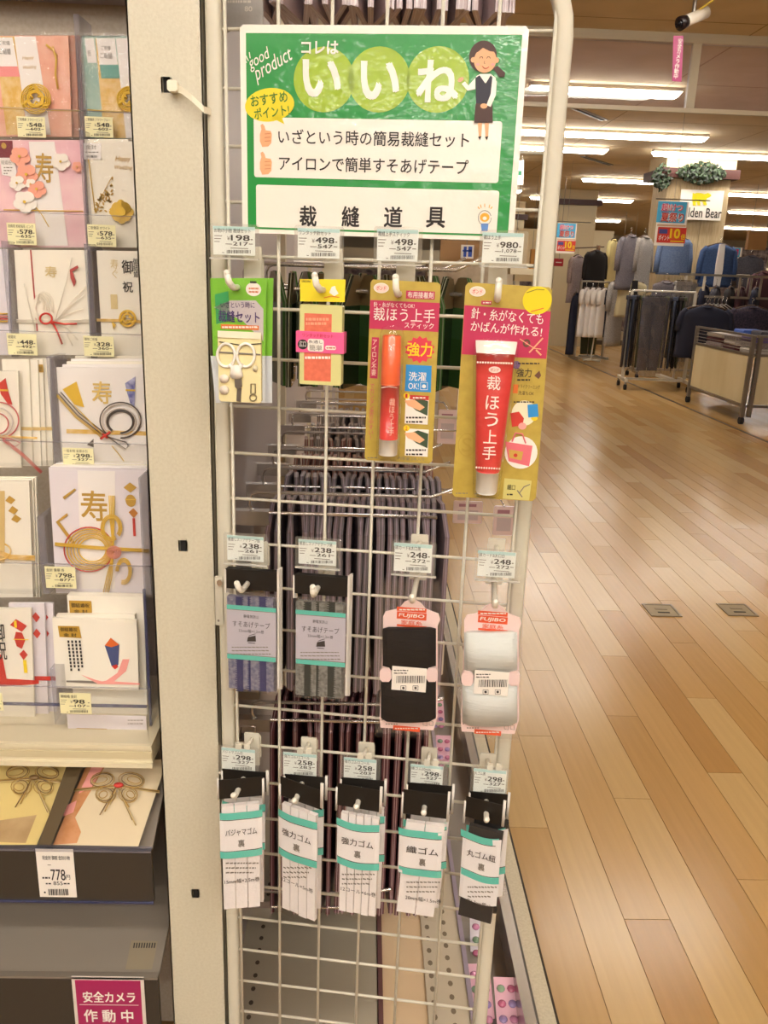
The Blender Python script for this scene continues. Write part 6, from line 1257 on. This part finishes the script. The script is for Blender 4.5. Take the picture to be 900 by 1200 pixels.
for z in (.72, .755, .79, .825):
    m = MB(); m.tube([(0, .018, z), (0, Y1_-.018, z)], .0035, SF, 6); m.build('rim_wire', r); m = MB(); m.tube([(.03, 0, z), (X1, 0, z)], .0035, SF, 6); m.build('rim_wire', r)
m = MB(); m.box(0, X1, 0, Y1_, .66, .68, PAN); m.build('table_top', r)
cl = [fab('pale', '#cfc6bb'), fab('check', '#a99f98', '#7d757c', 60), fab('violet', '#7a6d9c'), fab('bright_blue', '#4a68b8'), DGY, fab('taupe', '#a08a76'), PNKG, fab('maroon2', '#5b3038')]
for i in range(15):
    x = .16+(i % 5)*.27; y = .2+(i//5)*.42; h = random.uniform(.13, .22)
    F_ = empty('folded_shirt_stack', (3.76+x, 8.07+y, .68), random.uniform(-.25, .25), 'heap of folded shirts in the sale table tray, %s row, %s' % (['front', 'middle', 'back'][i//5], ordinal(i % 5, 5)), 'clothing', 'folded shirt heaps in the sale table')
    for k in range(3):
        m = MB(); o = []; hh = h/3; m.box(-.12, .12, -.17, .17, k*hh, (k+1)*hh-.004, cl[(i*3+k) % 8], .012); m.build('folded_shirt', F_)
# pop signs
CY = mat('pop_sky_blue', '#4fb0dc', .45); RDP = mat('pop_red', '#d33a2e', .45); PKP = mat('pop_pink', '#e04a78', .45); OGP = mat('pop_orange', '#d95a26', .45)
def pop(x0, y0, x1, y1, Y, label, small=False):
    F = Fr((x0+x1)/2, (y0+y1)/2, Y=Y); r = F.root('sale_sign', label, 'sign'); w, h = x1-x0, y1-y0; A = lambda t: x0+w*t; B = lambda t: y0+h*t
    m = MB(F); m.S(x0, y0, x1, y1, WHITE, 0, .01); m.build('board', r)
    m = MB(F); q = .012; m.R(A(.02), B(.01), A(.98), B(.48), CY, q); m.T('超!けつ', A(.16), B(.05), A(.88), B(.23), WHITE, q+.003, .16); m.T('超!けつ', A(.16), B(.05), A(.88), B(.23), PKP, q+.008, .02); m.T('夏祭り', A(.14), B(.25), A(.90), B(.46), WHITE, q+.003, .16); m.T('夏祭り', A(.14), B(.25), A(.90), B(.46), RDP, q+.008, .02)
    m.R(A(.02), B(.52), A(.98), B(.56), mat('pop_beige', '#d9b08c', .5), q); m.R(A(.02), B(.58), A(.98), B(.93), RDP, q); m.R(A(.08), B(.62), A(.36), B(.72), mat('pop_violet', '#4a4a8a', .5), q+.003); m.T('ポイント', A(.06), B(.75), A(.42), B(.87), WHITE, q+.004, .03); m.R(A(.42), B(.60), A(.80), B(.86), OGP, q+.002); m.T('10', A(.44), B(.61), A(.78), B(.83), YB, q+.005, .05); m.T('倍', A(.80), B(.73), A(.95), B(.86), YB, q+.005, .03); m.R(A(.45), B(.88), A(.9), B(.905), YB, q+.003); m.build('printed_face', r)
    m = MB(F); u, v = F.L((x0+x1)/2, y0); m.tube([(-w*F.su*.6, 0, v+.02), (w*F.su*1.2, 0, v+.02)], .006, STEEL, 6); m.build('top_rail', r); m = MB(F); m.tube([(0, 0, v+.02), (0, 0, RZ-F.o.z)], .002, STEEL, 5); m.build('wire', r)
pop(769, 236, 804, 288.5, 9.0, 'hanging blue and red summer sale sign in front of the plank-clad column'); pop(652, 261.5, 674.5, 297, 13.0, 'smaller hanging summer sale sign beside the right tube of the grid')
F = Fr(787, 337, Y=13.5); 
F = Fr(858, 305, Y=14); r = F.root('sale_sign', 'small standing sale sign reading 20, right of the denim shirt', 'sign'); m = MB(F); m.S(851, 290, 868, 316, WHITE, 0, .01); m.build('board', r); m = MB(F); m.R(852, 290.5, 867, 301, CY, .011); m.R(854, 292, 865, 299, PKP, .013); m.T('20', 855, 306, 864, 312, ORN, .014, .02); m.R(852, 313, 867, 315.5, RDP, .012); m.build('printed_face', r); m = MB(F); m.tube([(0, .02, -F.o.z), (0, .02, 0)], .012, STEEL, 6); m.build('pole', r)
F = Fr(665, 310, Y=15); r = F.root('sale_sign', 'tiny red sign under the smaller hanging sale sign', 'sign'); m = MB(F); m.S(649, 303, 660, 312, mat('red_plate', '#b8232c', .45), 0, .01); m.build('board', r); m = MB(F); m.R(651, 307, 658, 308, WHITE, .012); m.build('printed_line', r); m = MB(F); u, v = F.L(655, 304); m.tube([(u, -.01, v), (u, -.01, RZ-F.o.z)], .004, STEEL, 5); m.build('rod', r)
# partitions and fixtures far away
PT = mat('partition_cream', '#e2d7ba', .6); BOARDT = mat('wood_board_tan', '#b38a5a', .6)
F = Fr(690, 300, Y=18.6); r = F.root('partition_wall', 'cream partition with brown lettering behind the black jacket', 'partition'); m = MB(F); m.S(655, 270, 713.5, 372, PT, 0, .1); m.build('panel', r)
m = MB(F); m.S(674, 271, 690, 279.5, WHITE, .1, .12); m.T('試着室', 675, 272.5, 688, 278, BR, .125, .04); m.build('lettering_plate', r); m = MB(F); m.S(676, 290, 688, 345, mat('mirror_tan', '#a9875a', .3), .1, .13); m.build('door_panel', r)
m = MB(F); m.S(671, 282, 676, 340, mat('mirror', '#d9d6cf', .05, 1), .1, .13); m.build('mirror', r)
for (px0, py0, px1, py1, Y, mt_, lb, nm, th) in ((728, 281, 744, 312, 22, mat('blue_fabric_wall', '#2f5fae', .7), 'bright blue far partition between the pillars', 'partition_wall', .2), (877, 270, 899, 293, 15, BOARDT, 'brown wood board high at the right edge', 'board', .1), (868, 290, 899, 322, 16.5, fab('dark_mix', '#3b2f33', '#8c7e78', 12), 'distant rack of dark mixed goods at the right edge', 'goods_rack', .4),
        (516, 282, 575, 308, 7.5, BOARDT, 'tan board seen under the promotion sign through the grid', 'board', .05), (598, 315, 640, 322, 12, mat('fixture_pale', '#d0c3a5', .5), 'pale shelf top seen through the grid right of the 980 card', 'shelf', .4), (605, 268, 627, 330, 16, mat('beige_far_panel', '#dcc79a', .6), 'tall beige far panel seen through the right edge of the grid', 'partition_wall', .2), (622, 292, 632, 318, 15, mat('orange_far_panel', '#d69a4a', .6), 'small orange far panel through the right edge of the grid', 'board', .1),
        (500, 310, 600, 372, 14, mat('far_goods_pale', '#cdbfa6', .7, noise='#a89680', nscale=3), 'pale stocked fixture far beyond the green packs', 'goods_rack', .5), (515, 372, 610, 440, 8, mat('far_goods_low', '#cfbfa0', .7, noise='#b09a78', nscale=5), 'low cream fixture beyond the grid between the glue cards', 'goods_rack', .5)):
    F = Fr((px0+px1)/2, (py0+py1)/2, Y=Y); o = MB(F); o.S(px0, py0, px1, py1, mt_, -th, 0); r = F.root(nm, lb, nm.split('_')[0]); o.build('panel', r); 
    if py1 < 330 and nm != 'goods_rack':
        m = MB(F); u, v = F.L((px0+px1)/2, py0); w_ = abs(px1-px0)*F.su/2*.8
        for s in (-1, 1): m.tube([(s*w_, .0, v), (s*w_, 0, RZ-F.o.z)], .004, STEEL, 5)
        m.build('hanging_rod', r)
    else:
        m = MB(F); u, v = F.L((px0+px1)/2, py1); w_ = abs(px1-px0)*F.su/2
        for s in (-1, 1): m.box(s*w_-.02, s*w_+.02, 0, .04, -F.o.z, v, TUBE)
        m.build('leg', r)
F = Fr(543, 293, Y=7.3); r = F.root('hanging_sign', 'small white hanging sign with blue marks under the promotion sign', 'sign'); m = MB(F); m.S(540, 287, 555, 303, WHITE, 0, .01); m.build('board', r); m = MB(F); m.R(543, 289, 546.5, 301, mat('sign_blue', '#2f55c0', .5), .012); m.R(548.5, 289, 553, 301, mat('sign_blue', '#2f55c0', .5), .012); m.R(542, 293, 553, 295, mat('sign_blue', '#2f55c0', .5), .012); m.build('blue_mark', r)
m = MB(F); u, v = F.L(547, 287); m.tube([(u, 0, v), (u, 0, RZ-F.o.z)], .003, STEEL, 5); m.build('rod', r)
# stocked gondolas filling the far floor to the right and behind
gs = mat('far_stock', '#8a7c74', .8, noise='#4a4048', nscale=8)
for i, (x, y, w_, d_, h_, lb) in enumerate(((9.5, 15, 3, 1, 1.35, 'far stocked fixture beyond the sale table'), (8.2, 21, 4, 1, 1.4, 'distant stocked fixture to the right'), (5.5, 26, 5, 1, 1.4, 'distant stocked fixture in the middle'), (-.2, 20, 4, 1, 1.5, 'distant stocked fixture straight behind the gondola'), (2.6, 24, 2.4, 1, 1.5, 'distant stocked fixture by the far column'))):
    r = empty('stocked_fixture', (x, y, 0), 0, lb, 'fixture'); m = MB(); m.box(-w_/2, w_/2, -d_/2, d_/2, .1, h_, gs); m.build('stock', r); m = MB(); m.box(-w_/2-.03, w_/2+.03, -d_/2-.03, d_/2+.03, 0, .1, PT); m.build('plinth', r); m = MB(); m.box(-w_/2-.03, w_/2+.03, -.02, .02, h_, h_+.35, PT); m.build('header_board', r)

# ---------------------------------------------------------------- prints, stickers and buttons belong to the part they sit on
SUBS = {'printed_front': ('backing_card', 'header_card', 'envelope_body'), 'lettering': ('laminated_sheet', 'board', 'ribbon', 'magenta_board', 'foil_bag'), 'printed_icon': ('laminated_sheet',), 'printed_woman': ('laminated_sheet',),
 'lime_disc': ('laminated_sheet',), 'speech_bubble': ('laminated_sheet',), 'white_panel': ('laminated_sheet',), 'green_border': ('laminated_sheet',), 'printed_label': ('folded_tape', 'folded_elastic'), 'barcode_sticker': ('card',), 'printed_card': ('card',), 'card_waist': ('card',),
 'button': ('pack_card',), 'barrel_lettering': ('barrel',), 'cap': ('barrel',), 'end_cap': ('barrel',), 'tube_lettering': ('tube_body',), 'screw_cap': ('tube_body',), 'crimped_end': ('tube_body',), 'printed_face': ('board',), 'bear_emblem': ('board',),
 'window': ('box',), 'pink_band': ('box',), 'scissors_blade': ('scissors_handle',), 'needle_and_button': ('accessory_tray',), 'red_bow': ('envelope_body',), 'folded_fan': ('envelope_body',), 'round_knot': ('envelope_body',), 'calligraphy': ('envelope_body',), 'printed_band': ('envelope_body',),
 'caster': ('foot',), 'slot': ('frame',), 'handle': ('lid',), 'sleeve_rim': ('clear_sleeve',), 'lens_hood': ('body',), 'printed_panel': ('card',), 'arrow': ('lamp_box',), 'washi_paper': ('box_body',), 'cord_knot': ('cord_bow',), 'printed_sheet': (), 'bracket': ('bar_loop',), 'blue_mark': ('board',)}
bycount = {}
for o in list(COL.objects):
    if o.parent and not o.parent.parent: bycount.setdefault(o.parent, []).append(o)
for root, ch in bycount.items():
    names = {}
    for c in ch: names.setdefault(c.name.split('.')[0], c)
    for c in ch:
        for t in SUBS.get(c.name.split('.')[0], ()):
            if t in names and names[t] is not c and not names[t].parent.parent: c.parent = names[t]; break
